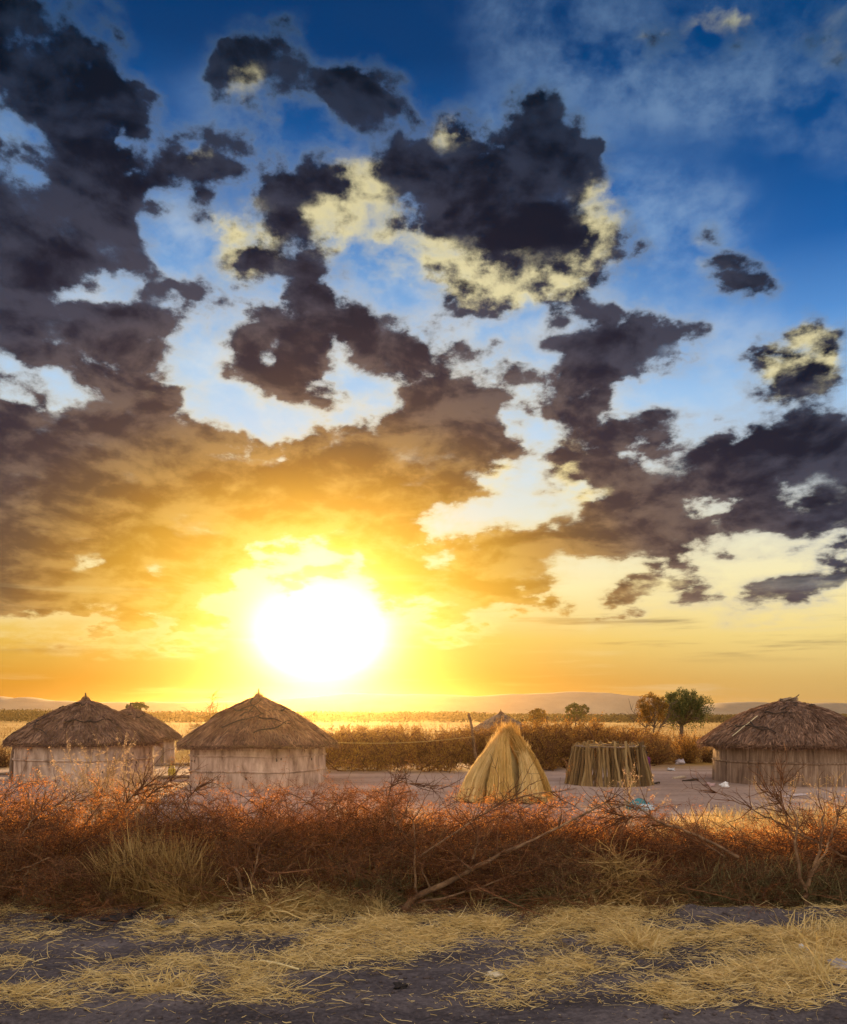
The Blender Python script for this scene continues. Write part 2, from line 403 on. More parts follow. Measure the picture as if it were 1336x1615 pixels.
class Acc:
    """Collects vertices and quads / triangles and links them as ONE mesh object."""
    def __init__(self):
        self.v = []; self.q = []; self.t = []; self.n = 0

    def add(self, V, Q=None, T=None):
        V = np.asarray(V, np.float32).reshape(-1, 3)
        if Q is not None and len(Q): self.q.append(np.asarray(Q, np.int32) + self.n)
        if T is not None and len(T): self.t.append(np.asarray(T, np.int32) + self.n)
        self.v.append(V); self.n += len(V)
        return self

    def mesh(self, name, smooth=True):
        me = bpy.data.meshes.new(name)
        V = np.concatenate(self.v) if self.v else np.zeros((0, 3), np.float32)
        Q = np.concatenate(self.q) if self.q else np.zeros((0, 4), np.int32)
        T = np.concatenate(self.t) if self.t else np.zeros((0, 3), np.int32)
        me.vertices.add(len(V)); me.vertices.foreach_set('co', V.ravel())
        loops = np.concatenate([Q.ravel(), T.ravel()])
        me.loops.add(len(loops)); me.loops.foreach_set('vertex_index', loops)
        me.polygons.add(len(Q) + len(T))
        st = np.concatenate([np.arange(len(Q)) * 4, len(Q) * 4 + np.arange(len(T)) * 3]).astype(np.int32)
        me.polygons.foreach_set('loop_start', st)
        me.polygons.foreach_set('use_smooth', np.full(len(st), smooth, bool))
        me.update(calc_edges=True); me.validate()
        return me

    def build(self, name, mat, parent=None, smooth=True):
        me = self.mesh(name, smooth)
        me.materials.append(mat)
        o = bpy.data.objects.new(name, me)
        COL.objects.link(o)
        if parent: o.parent = parent
        return o

    # --- shapes
    def tubes(self, P, Rd, sides=4, cap=False):
        P = np.asarray(P, float); n, K, _ = P.shape
        Rd = np.broadcast_to(np.asarray(Rd, float), (n, K))
        T = np.empty_like(P); T[:, 1:-1] = P[:, 2:] - P[:, :-2]; T[:, 0] = P[:, 1] - P[:, 0]; T[:, -1] = P[:, -1] - P[:, -2]
        T = unit(T)
        ref = np.where(np.abs(T[:, :1, 2:3]) > 0.9, np.array([[[1.0, 0, 0]]]), np.array([[[0, 0, 1.0]]]))
        A = unit(np.cross(T, np.broadcast_to(ref, T.shape))); B = np.cross(T, A)
        an = np.arange(sides) * 2 * math.pi / sides
        ring = A[:, :, None] * np.cos(an)[None, None, :, None] + B[:, :, None] * np.sin(an)[None, None, :, None]
        V = P[:, :, None] + ring * Rd[:, :, None, None]
        i = np.arange(n)[:, None, None] * K * sides; k = np.arange(K - 1)[None, :, None] * sides; s = np.arange(sides)[None, None, :]
        s2 = (s + 1) % sides
        Q = np.stack([i + k + s, i + k + s2, i + k + sides + s2, i + k + sides + s], -1).reshape(-1, 4)
        T3 = []
        if cap and sides >= 3:
            for base in (np.arange(n) * K * sides, np.arange(n) * K * sides + (K - 1) * sides):
                for j in range(1, sides - 1):
                    T3.append(np.stack([base, base + j, base + j + 1], -1))
        return self.add(V, Q, np.concatenate(T3) if T3 else None)

    def ribbons(self, P, W, rng):
        P = np.asarray(P, float); n, K, _ = P.shape
        W = np.broadcast_to(np.asarray(W, float), (n, K))
        T = unit(P[:, -1] - P[:, 0])
        S = unit(np.cross(T, unit(rng.normal(0, 1, (n, 3)))))
        off = S[:, None, :] * W[:, :, None] * 0.5
        V = np.stack([P - off, P + off], 2)
        i = np.arange(n)[:, None] * K * 2; k = np.arange(K - 1)[None, :] * 2
        Q = np.stack([i + k, i + k + 1, i + k + 3, i + k + 2], -1).reshape(-1, 4)
        return self.add(V, Q)

    def leaves(self, C, size, rng, aspect=0.45, up=0.0):
        C = np.asarray(C, float); n = len(C)
        size = np.broadcast_to(np.asarray(size, float), (n,))[:, None]
        A = rng.normal(0, 1, (n, 3)); A[:, 2] += up; A = unit(A)
        B = unit(np.cross(A, unit(rng.normal(0, 1, (n, 3)))))
        V = np.stack([C - A * size * 0.5, C + B * size * aspect * 0.5, C + A * size * 0.5, C - B * size * aspect * 0.5], 1)
        return self.add(V, np.arange(n * 4).reshape(n, 4))

    def lathe(self, prof, n, fr=None, wob=None):
        """prof: (z, r) rows; wob(theta, z) scales the radius."""
        prof = np.asarray(prof, float); th = np.arange(n) * 2 * math.pi / n
        Z, TH = np.meshgrid(prof[:, 0], th, indexing='ij'); Rr = np.repeat(prof[:, 1:2], n, 1)
        if wob is not None: Rr, Z = wob(TH, Z, Rr)
        V = np.stack([Rr * np.cos(TH), Rr * np.sin(TH), Z], -1)
        k = np.arange(len(prof) - 1)[:, None] * n; s = np.arange(n)[None, :]; s2 = (s + 1) % n
        return self.add(V, np.stack([k + s, k + s2, k + n + s2, k + n + s], -1).reshape(-1, 4))

    def blob(self, c, r, rng, rough=0.25, seg=10):
        """A lumpy stone-like solid."""
        u = np.linspace(0, math.pi, seg // 2 + 3); th = np.arange(seg) * 2 * math.pi / seg
        U, TH = np.meshgrid(u, th, indexing='ij')
        D = np.stack([np.sin(U) * np.cos(TH), np.sin(U) * np.sin(TH), np.cos(U)], -1)
        s = rng.uniform(0, 50)
        f = 1 + rough * (2 * fbm(D[..., 0] + s, D[..., 1] + D[..., 2] * 1.7, 1.6, 3) - 1) * 1.6
        V = np.asarray(c) + D * f[..., None] * np.asarray(r)
        k = np.arange(len(u) - 1)[:, None] * seg; j = np.arange(seg)[None, :]; j2 = (j + 1) % seg
        return self.add(V, np.stack([k + j, k + seg + j, k + seg + j2, k + j2], -1).reshape(-1, 4))


def grow(rng, S, D, length, K, curl, lift=0.0):
    n = len(S); P = np.empty((n, K, 3)); P[:, 0] = S; d = unit(np.asarray(D, float))
    st = (np.broadcast_to(np.asarray(length, float), (n,)) / (K - 1))[:, None]
    for k in range(1, K):
        d = d + rng.normal(0, curl, (n, 3)); d[:, 2] += lift; d = unit(d)
        P[:, k] = P[:, k - 1] + d * st
    return P


def sprout(rng, P, n, spread=0.9, lo=0.2):
    """Starts and directions of n side shoots from the polylines P."""
    i = rng.integers(0, len(P), n); K = P.shape[1]
    k = rng.integers(max(1, int(lo * K)), K, n)
    d = unit(P[i, k] - P[i, k - 1])
    return P[i, k], unit(d + rng.normal(0, spread, (n, 3)))


def smoothline(pts, K):
    """Catmull-Rom through points -> K samples."""
    p = np.asarray(pts, float); p = np.vstack([2 * p[0] - p[1], p, 2 * p[-1] - p[-2]])
    t = np.linspace(0, len(pts) - 1 - 1e-6, K); i = t.astype(int); f = (t - i)[:, None]
    a, b, c, d = p[i], p[i + 1], p[i + 2], p[i + 3]
    return 0.5 * (2 * b + (c - a) * f + (2 * a - 5 * b + 4 * c - d) * f ** 2 + (3 * b - a - 3 * c + d) * f ** 3)


def tag(o, label=None, cat=None, group=None, kind=None):
    for k, v in (('label', label), ('category', cat), ('group', group), ('kind', kind)):
        if v: o[k] = v
    return o


def thing(name, label, cat, loc=(0, 0, 0), rz=0.0, group=None):
    o = bpy.data.objects.new(name, None); COL.objects.link(o)
    o.empty_display_size = 0.2
    o.location = loc; o.rotation_euler = (0, 0, rz)
    return tag(o, label, cat, group)


# ------------------------------------------------------------------ materials
def new_mat(name):
    m = bpy.data.materials.new(name); m.use_nodes = True
    nt = m.node_tree; nt.nodes.clear()
    return m, nt


def island_mat(name, stops, rough=0.9, trans=0.0, noise_scale=6.0, noise_amt=0.35, tcol=None):
    """Colour that varies blade by blade / twig by twig, optionally letting light through."""
    m, nt = new_mat(name); N, L = nt.nodes, nt.links
    geo = N.new('ShaderNodeNewGeometry'); tc = N.new('ShaderNodeTexCoord')
    nz = N.new('ShaderNodeTexNoise'); nz.inputs['Scale'].default_value = noise_scale; nz.inputs['Detail'].default_value = 4
    L.new(tc.outputs['Object'], nz.inputs['Vector'])
    a = N.new('ShaderNodeMath'); a.operation = 'MULTIPLY_ADD'
    L.new(nz.outputs['Fac'], a.inputs[0]); a.inputs[1].default_value = noise_amt * 2
    b = N.new('ShaderNodeMath'); b.operation = 'MULTIPLY_ADD'
    L.new(geo.outputs['Random Per Island'], b.inputs[0]); b.inputs[1].default_value = 1 - noise_amt; b.inputs[2].default_value = -noise_amt * 0.5
    L.new(b.outputs[0], a.inputs[2])
    rp = N.new('ShaderNodeValToRGB')
    for i, (p, c) in enumerate(stops):
        e = rp.color_ramp.elements[i] if i < 2 else rp.color_ramp.elements.new(1.0)
        e.position = p; e.color = tuple(c) + (1,)
    L.new(a.outputs[0], rp.inputs[0])
    bs = N.new('ShaderNodeBsdfPrincipled'); bs.inputs['Roughness'].default_value = rough
    bs.inputs['Specular IOR Level'].default_value = 0.25
    L.new(rp.outputs[0], bs.inputs['Base Color'])
    out = N.new('ShaderNodeOutputMaterial')
    if trans > 0:
        tr = N.new('ShaderNodeBsdfTranslucent'); mx = N.new('ShaderNodeMixShader'); mx.inputs[0].default_value = trans
        if tcol:
            mu = N.new('ShaderNodeMix'); mu.data_type = 'RGBA'; mu.blend_type = 'MULTIPLY'; mu.inputs[0].default_value = 1.0
            L.new(rp.outputs[0], mu.inputs[6]); mu.inputs[7].default_value = tuple(tcol) + (1,)
            L.new(mu.outputs[2], tr.inputs[0])
        else:
            L.new(rp.outputs[0], tr.inputs[0])
        L.new(bs.outputs[0], mx.inputs[1]); L.new(tr.outputs[0], mx.inputs[2]); L.new(mx.outputs[0], out.inputs[0])
    else:
        L.new(bs.outputs[0], out.inputs[0])
    return m


def surf_mat(name, stops, scale=(4, 4, 4), detail=6, rough=0.95, bump=0.3, bscale=30, dist=0.02, radial=False):
    """Noise-coloured rough surface; scale stretches the noise (streaks)."""
    m, nt = new_mat(name); N, L = nt.nodes, nt.links
    tc = N.new('ShaderNodeTexCoord')
    mp = N.new('ShaderNodeMapping'); mp.inputs['Scale'].default_value = scale
    L.new(tc.outputs['Object'], mp.inputs[0])
    nz = N.new('ShaderNodeTexNoise'); nz.inputs['Scale'].default_value = 1; nz.inputs['Detail'].default_value = detail; nz.inputs['Roughness'].default_value = 0.62
    L.new(mp.outputs[0], nz.inputs['Vector'])
    nb = N.new('ShaderNodeTexNoise'); nb.inputs['Scale'].default_value = bscale; nb.inputs['Detail'].default_value = 5
    L.new(tc.outputs['Object'], nb.inputs['Vector'])
    n2 = N.new('ShaderNodeTexNoise'); n2.inputs['Scale'].default_value = 1.3; n2.inputs['Detail'].default_value = 3
    L.new(tc.outputs['Object'], n2.inputs['Vector'])
    ad = N.new('ShaderNodeMath'); ad.operation = 'MULTIPLY_ADD'; ad.inputs[1].default_value = 0.55
    L.new(n2.outputs['Fac'], ad.inputs[0])
    ml = N.new('ShaderNodeMath'); ml.operation = 'MULTIPLY_ADD'; ml.inputs[1].default_value = 1.6; ml.inputs[2].default_value = -0.58
    L.new(nz.outputs['Fac'], ml.inputs[0]); L.new(ml.outputs[0], ad.inputs[2])
    rp = N.new('ShaderNodeValToRGB')
    for i, (p, c) in enumerate(stops):
        e = rp.color_ramp.elements[i] if i < 2 else rp.color_ramp.elements.new(1.0)
        e.position = p; e.color = tuple(c) + (1,)
    L.new(ad.outputs[0], rp.inputs[0])
    bs = N.new('ShaderNodeBsdfPrincipled'); bs.inputs['Roughness'].default_value = rough; bs.inputs['Specular IOR Level'].default_value = 0.2
    L.new(rp.outputs[0], bs.inputs['Base Color'])
    ba = N.new('ShaderNodeMath'); ba.operation = 'ADD'; L.new(nz.outputs['Fac'], ba.inputs[0]); L.new(nb.outputs['Fac'], ba.inputs[1])
    bp = N.new('ShaderNodeBump'); bp.inputs['Strength'].default_value = bump; bp.inputs['Distance'].default_value = dist
    L.new(ba.outputs[0], bp.inputs['Height']); L.new(bp.outputs[0], bs.inputs['Normal'])
    out = N.new('ShaderNodeOutputMaterial'); L.new(bs.outputs[0], out.inputs[0])
    return m


def plain(name, col, rough=0.7, bump=0.0):
    v = lambda k: tuple(min(1, c * k) for c in col)
    return surf_mat(name, [(0.25, v(0.78)), (0.75, v(1.15))], scale=(14, 14, 14), rough=rough, bump=bump, bscale=40)


M_STRAW = island_mat('straw', [(0.0, (0.34, 0.215, 0.065)), (0.45, (0.72, 0.51, 0.19)), (1.0, (0.92, 0.73, 0.39))], trans=0.3)
M_STACK = island_mat('stacked_straw', [(0.0, (0.42, 0.26, 0.07)), (0.5, (0.78, 0.51, 0.16)), (1.0, (0.93, 0.70, 0.32))], trans=0.32, noise_amt=0.25)
M_STACKPALE = island_mat('pale_stacked_straw', [(0.0, (0.50, 0.34, 0.12)), (0.5, (0.86, 0.62, 0.26)), (1.0, (0.94, 0.75, 0.40))], trans=0.32, noise_amt=0.25)
M_STACKDEEP = island_mat('tawny_stacked_straw', [(0.0, (0.30, 0.17, 0.04)), (0.5, (0.62, 0.37, 0.10)), (1.0, (0.86, 0.58, 0.21))], trans=0.32, noise_amt=0.25)
M_DRYGRASS = island_mat('dry_grass', [(0.0, (0.26, 0.17, 0.06)), (0.5, (0.52, 0.36, 0.14)), (1.0, (0.74, 0.56, 0.26))], trans=0.35)
M_PLAIN = island_mat('plain_grass', [(0.0, (0.15, 0.075, 0.018)), (0.5, (0.28, 0.155, 0.035)), (1.0, (0.40, 0.24, 0.07))], trans=0.12)
M_THATCHPALE = island_mat('pale_thatch', [(0.0, (0.15, 0.095, 0.06)), (0.5, (0.34, 0.235, 0.155)), (1.0, (0.54, 0.39, 0.27))], trans=0.12)  # lightening by haze put into this thatch copy for the far roof
M_BRUSHGLOW = island_mat('sunny_thorn_leaf', [(0.0, (0.22, 0.065, 0.015)), (0.5, (0.55, 0.20, 0.045)), (1.0, (0.85, 0.46, 0.15))], trans=0.72)  # backlit glow of the hedge top put into a brighter leaf colour
M_FENCEGRASS = island_mat('fence_grass_stalk', [(0.0, (0.17, 0.095, 0.03)), (0.5, (0.42, 0.26, 0.085)), (1.0, (0.70, 0.47, 0.20))], trans=0.35)
M_OLIVEGRASS = island_mat('olive_grass', [(0.0, (0.08, 0.07, 0.03)), (0.5, (0.19, 0.155, 0.065)), (1.0, (0.36, 0.29, 0.13))], trans=0.3)
M_TWIG = island_mat('thorn_twig', [(0.0, (0.04, 0.016, 0.007)), (0.5, (0.12, 0.046, 0.017)), (1.0, (0.34, 0.15, 0.065))], trans=0.0)
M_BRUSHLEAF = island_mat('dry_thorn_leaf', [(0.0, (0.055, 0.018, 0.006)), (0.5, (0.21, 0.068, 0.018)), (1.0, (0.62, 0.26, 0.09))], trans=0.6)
M_BRUSHDARK = island_mat('shaded_thorn_leaf', [(0.0, (0.028, 0.018, 0.007)), (0.5, (0.085, 0.056, 0.020)), (1.0, (0.36, 0.24, 0.12))], trans=0.4)  # shade low in the hedge put into a darker leaf colour
M_REARLEAF = island_mat('rear_thorn_leaf', [(0.0, (0.14, 0.065, 0.012)), (0.5, (0.36, 0.18, 0.035)), (1.0, (0.58, 0.34, 0.09))], trans=0.55)  # golden haze over the rear fence put into the leaf colour
M_BRANCH = surf_mat('bare_branch_bark', [(0.2, (0.09, 0.048, 0.026)), (0.5, (0.18, 0.10, 0.052)), (0.8, (0.32, 0.19, 0.10))], scale=(10, 10, 10), bump=0.5, bscale=60, dist=0.01)
M_POLE = surf_mat('weathered_wood', [(0.2, (0.13, 0.085, 0.06)), (0.8, (0.30, 0.21, 0.15))], scale=(18, 18, 3), bump=0.4)
M_THATCH = island_mat('old_thatch', [(0.0, (0.06, 0.030, 0.019)), (0.5, (0.20, 0.108, 0.068)), (1.0, (0.48, 0.285, 0.18))], trans=0.12, noise_scale=2.2, noise_amt=0.5)
M_ROOF = surf_mat('thatch_bed', [(0.2, (0.07, 0.040, 0.028)), (0.55, (0.17, 0.10, 0.068)), (0.85, (0.29, 0.185, 0.13))], scale=(9, 9, 16), bump=0.8, bscale=24, dist=0.05)
M_MUD = surf_mat('mud_wall_plaster', [(0.18, (0.20, 0.12, 0.08)), (0.5, (0.43, 0.295, 0.22)), (0.82, (0.61, 0.445, 0.345))], scale=(5, 5, 1.6), bump=0.45, bscale=12, dist=0.03)
M_MUDBROWN = surf_mat('brown_stake_wall', [(0.15, (0.10, 0.058, 0.038)), (0.5, (0.24, 0.15, 0.10)), (0.85, (0.40, 0.27, 0.185))], scale=(14, 14, 1.2), bump=0.6, bscale=16, dist=0.03)
M_DARKWOOD = plain('dark_wood', (0.06, 0.04, 0.03), 0.9, 0.3)
M_STICK = island_mat('pen_stick', [(0.0, (0.17, 0.11, 0.06)), (0.5, (0.34, 0.245, 0.14)), (1.0, (0.55, 0.42, 0.26))], noise_amt=0.3)
M_STICKS = [surf_mat('peeled_stick', [(0.2, tuple(c * 0.55 for c in k)), (0.8, k)], scale=(30, 30, 5), bump=0.3) for k in
            ((0.17, 0.095, 0.036), (0.25, 0.15, 0.06), (0.38, 0.25, 0.11), (0.12, 0.07, 0.03), (0.29, 0.175, 0.07))]
M_BARK = surf_mat('tree_bark', [(0.2, (0.06, 0.04, 0.03)), (0.8, (0.16, 0.11, 0.08))], scale=(9, 9, 3), bump=0.6)
M_TREELEAF = island_mat('tree_leaf', [(0.0, (0.035, 0.045, 0.012)), (0.5, (0.075, 0.088, 0.024)), (1.0, (0.15, 0.15, 0.045))], trans=0.35, noise_amt=0.3)
M_TREEGOLD = island_mat('orange_lit_leaf', [(0.0, (0.09, 0.055, 0.012)), (0.5, (0.20, 0.115, 0.025)), (1.0, (0.40, 0.20, 0.04))], trans=0.5, noise_amt=0.3)  # orange sunlight put into the leaf colour
M_BUSH = island_mat('bush_leaf', [(0.0, (0.10, 0.055, 0.02)), (0.5, (0.24, 0.14, 0.05)), (1.0, (0.42, 0.26, 0.10))], trans=0.45)
M_SCRUB = island_mat('distant_leaf', [(0.0, (0.04, 0.034, 0.014)), (0.5, (0.09, 0.07, 0.03)), (1.0, (0.15, 0.12, 0.05))], trans=0.25, noise_scale=0.05)


# ------------------------------------------------------------------ the ground
def sstep(x, a, b):
    t = np.clip((np.asarray(x, float) - a) / (b - a), 0, 1)
    return t * t * (3 - 2 * t)


def gh(x, y):
    """Height of the ground."""
    x = np.asarray(x, float); y = np.asarray(y, float)
    fg = 1 - sstep(y, 9.6, 12.0)
    h = fg * (0.085 * (fbm(x, y * 1.6, 0.9, 3, 3) - 0.5) + 0.045 * (fbm(x, y, 4.0, 3, 9) - 0.5) + 0.022 * (fbm(x, y, 14.0, 2, 12) - 0.5))
    near = np.exp(-((y - 6.2) / 0.5) ** 2)
    h = h - 0.045 * fg * np.exp(-((y - 8.75 - 0.05 * np.sin(x * 1.7)) / 0.16) ** 2) * sstep(-x, -0.2, 1.0)
    h = h - 0.03 * fg * np.exp(-((y - 7.6 - 0.1 * np.sin(x * 1.1 + 1)) / 0.3) ** 2)
    ridge = np.exp(-((y - 8.80 - 0.06 * np.sin(x * 3.1)) / 0.17) ** 2) * sstep(x, 2.2, 2.7)
    h = h + ridge * (0.11 + 0.10 * (fbm(x, y, 3.2, 3, 21) - 0.4))
    # short diagonal trench
    t = np.clip(((x - 1.25) * 0.75 + (7.85 - y) * 0.9) / (0.75 ** 2 + 0.9 ** 2), 0, 1)
    dx = x - (1.25 + 0.75 * t); dy = y - (7.85 - 0.9 * t)
    h = h - 0.10 * np.exp(-(dx * dx + dy * dy) / 0.11 ** 2) + 0.05 * np.exp(-((dx + 0.22) ** 2 + dy * dy) / 0.14 ** 2)
    yd = sstep(y, 10.5, 12) * (1 - sstep(y, 60, 120))
    h = h + yd * (0.05 * (fbm(x, y, 0.35, 3, 31) - 0.5) + 0.018 * (fbm(x, y, 2.2, 2, 33) - 0.5))
    return h


def build_ground():
    xs = np.concatenate([-np.geomspace(2600, 14, 36), np.arange(-13, -5.6, 0.22), np.arange(-5.6, 5.6, 0.035), np.arange(5.6, 13, 0.22), np.geomspace(14, 2600, 36)])
    ys = np.concatenate([[-60, -30, -12, -4, 0, 3], np.arange(4.2, 10.2, 0.035), np.arange(10.2, 40, 0.2), np.geomspace(41, 2650, 70)])
    X, Y = np.meshgrid(xs, ys)
    Z = gh(X, Y)
    ny, nx = X.shape
    a = Acc()
    i = (np.arange(ny - 1)[:, None] * nx + np.arange(nx - 1)[None, :])
    a.add(np.stack([X, Y, Z], -1), np.stack([i, i + 1, i + nx + 1, i + nx], -1).reshape(-1, 4))
    m, nt = new_mat('ground_earth'); N, L = nt.nodes, nt.links
    geo = N.new('ShaderNodeNewGeometry'); sp = N.new('ShaderNodeSeparateXYZ'); L.new(geo.outputs['Position'], sp.inputs[0])

    def noise(scale, detail=5, vec=None, rough=0.6):
        n = N.new('ShaderNodeTexNoise'); n.inputs['Scale'].default_value = scale; n.inputs['Detail'].default_value = detail; n.inputs['Roughness'].default_value = rough
        L.new(vec or geo.outputs['Position'], n.inputs['Vector']); return n.outputs['Fac']

    def math_(op, a, b, c=None):
        n = N.new('ShaderNodeMath'); n.operation = op
        for s, v in zip(n.inputs, (a, b, c)):
            if isinstance(v, bpy.types.NodeSocket): L.new(v, s)
            elif v is not None: s.default_value = v
        return n.outputs[0]

    def ramp(f, stops):
        r = N.new('ShaderNodeValToRGB')
        for k, (p, c) in enumerate(stops):
            e = r.color_ramp.elements[k] if k < 2 else r.color_ramp.elements.new(1.0)
            e.position = p; e.color = tuple(c) + (1,)
        L.new(f, r.inputs[0]); return r.outputs[0]

    def mix(f, a, b):
        n = N.new('ShaderNodeMix'); n.data_type = 'RGBA'; L.new(f, n.inputs[0]); L.new(a, n.inputs[6]); L.new(b, n.inputs[7]); return n.outputs[2]

    def step(x, lo, hi):
        n = N.new('ShaderNodeMapRange'); n.interpolation_type = 'SMOOTHSTEP'; L.new(x, n.inputs[0])
        n.inputs[1].default_value = lo; n.inputs[2].default_value = hi; return n.outputs[0]
    st = N.new('ShaderNodeMapping'); st.inputs['Scale'].default_value = (0.6, 1.8, 1); L.new(geo.outputs['Position'], st.inputs[0])
    big = noise(1.1, 6, st.outputs[0]); fine = noise(26, 8); mid = noise(5, 6)
    v = math_('MULTIPLY_ADD', fine, 0.55, math_('MULTIPLY', big, 0.75))
    soil = ramp(v, [(0.42, (0.022, 0.018, 0.019)), (0.60, (0.070, 0.057, 0.059)), (0.78, (0.145, 0.119, 0.118)), (0.95, (0.25, 0.205, 0.195))])
    v2 = math_('MULTIPLY_ADD', noise(9, 7), 0.5, math_('MULTIPLY', noise(0.35, 4, st.outputs[0]), 0.8))
    yard = ramp(v2, [(0.40, (0.22, 0.14, 0.10)), (0.62, (0.38, 0.26, 0.20)), (0.85, (0.50, 0.36, 0.285))])
    v3 = math_('MULTIPLY_ADD', noise(0.06, 5, st.outputs[0]), 0.9, math_('MULTIPLY', noise(1.6, 6, st.outputs[0]), 0.35))
    sav = ramp(v3, [(0.40, (0.16, 0.085, 0.02)), (0.60, (0.34, 0.19, 0.04)), (0.80, (0.48, 0.29, 0.075))])
    wob = math_('MULTIPLY_ADD', mid, 2.0, math_('MULTIPLY', big, 1.5))
    yy = math_('ADD', sp.outputs[1], wob)
    base = mix(step(yy, 10.4, 13.0), soil, yard)
    ysav = math_('ADD', math_('ADD', sp.outputs[1], math_('MULTIPLY', noise(0.25, 4), 9.0)), math_('MULTIPLY', math_('ABSOLUTE', math_('ADD', sp.outputs[0], 3.0), None), 0.30))
    base = mix(step(ysav, 39.0, 46.0), base, sav)
    bs = N.new('ShaderNodeBsdfPrincipled'); bs.inputs['Roughness'].default_value = 0.95; bs.inputs['Specular IOR Level'].default_value = 0.15
    L.new(base, bs.inputs['Base Color'])
    bp = N.new('ShaderNodeBump'); bp.inputs['Strength'].default_value = 0.7; bp.inputs['Distance'].default_value = 0.03
    L.new(math_('ADD', fine, math_('MULTIPLY', noise(70, 4), 0.4)), bp.inputs['Height']); L.new(bp.outputs[0], bs.inputs['Normal'])
    out = N.new('ShaderNodeOutputMaterial'); L.new(bs.outputs[0], out.inputs[0])
    tag(a.build('ground', m), kind='structure')


build_ground()


# ------------------------------------------------------------------ hills on the horizon
def build_hills():
    prof = [(-700, 1112), (-300, 1106), (-120, 1104), (-30, 1101), (0, 1097), (22, 1102), (45, 1098), (78, 1104), (150, 1106), (300, 1106), (420, 1104), (520, 1096),
            (560, 1092), (620, 1094), (680, 1094), (750, 1097), (830, 1093), (900, 1091), (950, 1092), (1010, 1098), (1060, 1109), (1110, 1113),
            (1125, 1107), (1180, 1106), (1250, 1108), (1336, 1107), (1500, 1109), (2100, 1114)]
    Yr = 620.0
    cx = np.array([(p[0] - CXP) / FPX * Yr for p in prof]); cz = np.array([(HYP - p[1]) / FPX * Yr + EYE for p in prof])
    xs = np.linspace(cx[0], cx[-1], 420); H = np.interp(xs, cx, cz)
    dep = np.linspace(-1, 1, 15)
    X, Dp = np.meshgrid(xs, dep)
    Y = Yr + Dp * 90 + 20 * (fbm(X, Dp * 200, 0.01, 2, 5) - 0.5)
    bell = np.cos(Dp * math.pi / 2) ** 1.3
    Z = (H[None, :] + 1.6 * (fbm(X, Y * 0 + 3, 0.05, 3, 8) - 0.5)) * bell + bell * (1 - bell) * 14 * (fbm(X, Y, 0.012, 3, 2) - 0.5) - 0.5
    n = len(xs); i = (np.arange(len(dep) - 1)[:, None] * n + np.arange(n - 1)[None, :])
    a = Acc().add(np.stack([X, Y, Z], -1), np.stack([i, i + 1, i + n + 1, i + n], -1).reshape(-1, 4))
    m = surf_mat('hill_scrub', [(0.2, (0.24, 0.19, 0.13)), (0.8, (0.36, 0.29, 0.20))], scale=(0.02, 0.02, 0.02), bump=0.0)
    tag(a.build('hills', m), kind='structure')


build_hills()


# ------------------------------------------------------------------ far-off belt of scrub, one mass
def build_scrub():
    rng = np.random.default_rng(5)
    a = Acc()
    topc = [(-300, 1112), (0, 1115), (90, 1115), (170, 1119), (300, 1119), (430, 1121), (520, 1119), (600, 1120), (700, 1119), (790, 1123), (900, 1124), (1100, 1125), (1250, 1124), (1336, 1124), (1700, 1124)]
    tx = np.array([t[0] for t in topc]); ty = np.array([t[1] for t in topc])
    n = 5200
    Y = rng.uniform(235, 480, n); px = rng.uniform(-260, 1600, n)
    X = (px - CXP) / FPX * Y
    top = EYE + (HYP - np.interp(px, tx, ty)) / FPX * Y
    hgt = top * (0.62 + 0.42 * fbm(X, Y, 0.06, 3, 2)) * rng.uniform(0.7, 1.0, n)
    hgt = np.minimum(hgt, 6.5)
    C = []
    for k in range(20):
        w = hgt * 0.6
        C.append(np.stack([X + rng.normal(0, 1, n) * w, Y + rng.normal(0, 1, n) * w, np.clip(hgt * rng.uniform(0.08, 1.0, n), 0.1, None)], -1))
    C = np.concatenate(C)
    a.leaves(C, rng.uniform(0.3, 1.0, len(C)), rng, 0.7)
    tag(a.build('distant_scrub', M_SCRUB, smooth=False), kind='stuff')
    # dry grass of the plain
    b = Acc()
    n = 26000
    Y = 34 + 150 * rng.random(n) ** 1.7; px = rng.uniform(-150, 1500, n); X = (px - CXP) / FPX * Y
    keep = fbm(X, Y, 0.12, 3, 4) > 0.42
    keep &= ~((Y < 44) & (X > -9) & (X < 12))
    X, Y = X[keep], Y[keep]; n = len(X)
    S = np.stack([X, Y, gh(X, Y)], -1)
    P = grow(rng, S, np.stack([rng.normal(0, .25, n), rng.normal(0, .25, n), np.ones(n)], -1), rng.uniform(0.2, 0.6, n), 3, 0.12)
    b.ribbons(P, np.array([[0.02, 0.016, 0.004]]) * (Y[:, None] / 40) ** 0.7, rng)
    tag(b.build('savanna_grass', M_PLAIN), kind='stuff')


build_scrub()


# ------------------------------------------------------------------ haze over the plain
def build_haze():
    a = Acc()
    x0, x1, y0, y1, z0, z1 = -2700, 2700, -70, 2750, -1.6, 19.5
    V = [(x, y, z) for z in (z0, z1) for y in (y0, y1) for x in (x0, x1)]
    a.add(V, [(0, 2, 3, 1), (4, 5, 7, 6), (0, 1, 5, 4), (2, 6, 7, 3), (0, 4, 6, 2), (1, 3, 7, 5)])
    m, nt = new_mat('dusty_air'); N, L = nt.nodes, nt.links
    pv = N.new('ShaderNodeVolumePrincipled')
    pv.inputs['Color'].default_value = (0.98, 0.72, 0.34, 1); pv.inputs['Density'].default_value = 0.00013; pv.inputs['Anisotropy'].default_value = 0.92
    out = N.new('ShaderNodeOutputMaterial'); L.new(pv.outputs[0], out.inputs['Volume'])
    tag(a.build('haze', m, smooth=False), kind='stuff')


build_haze()


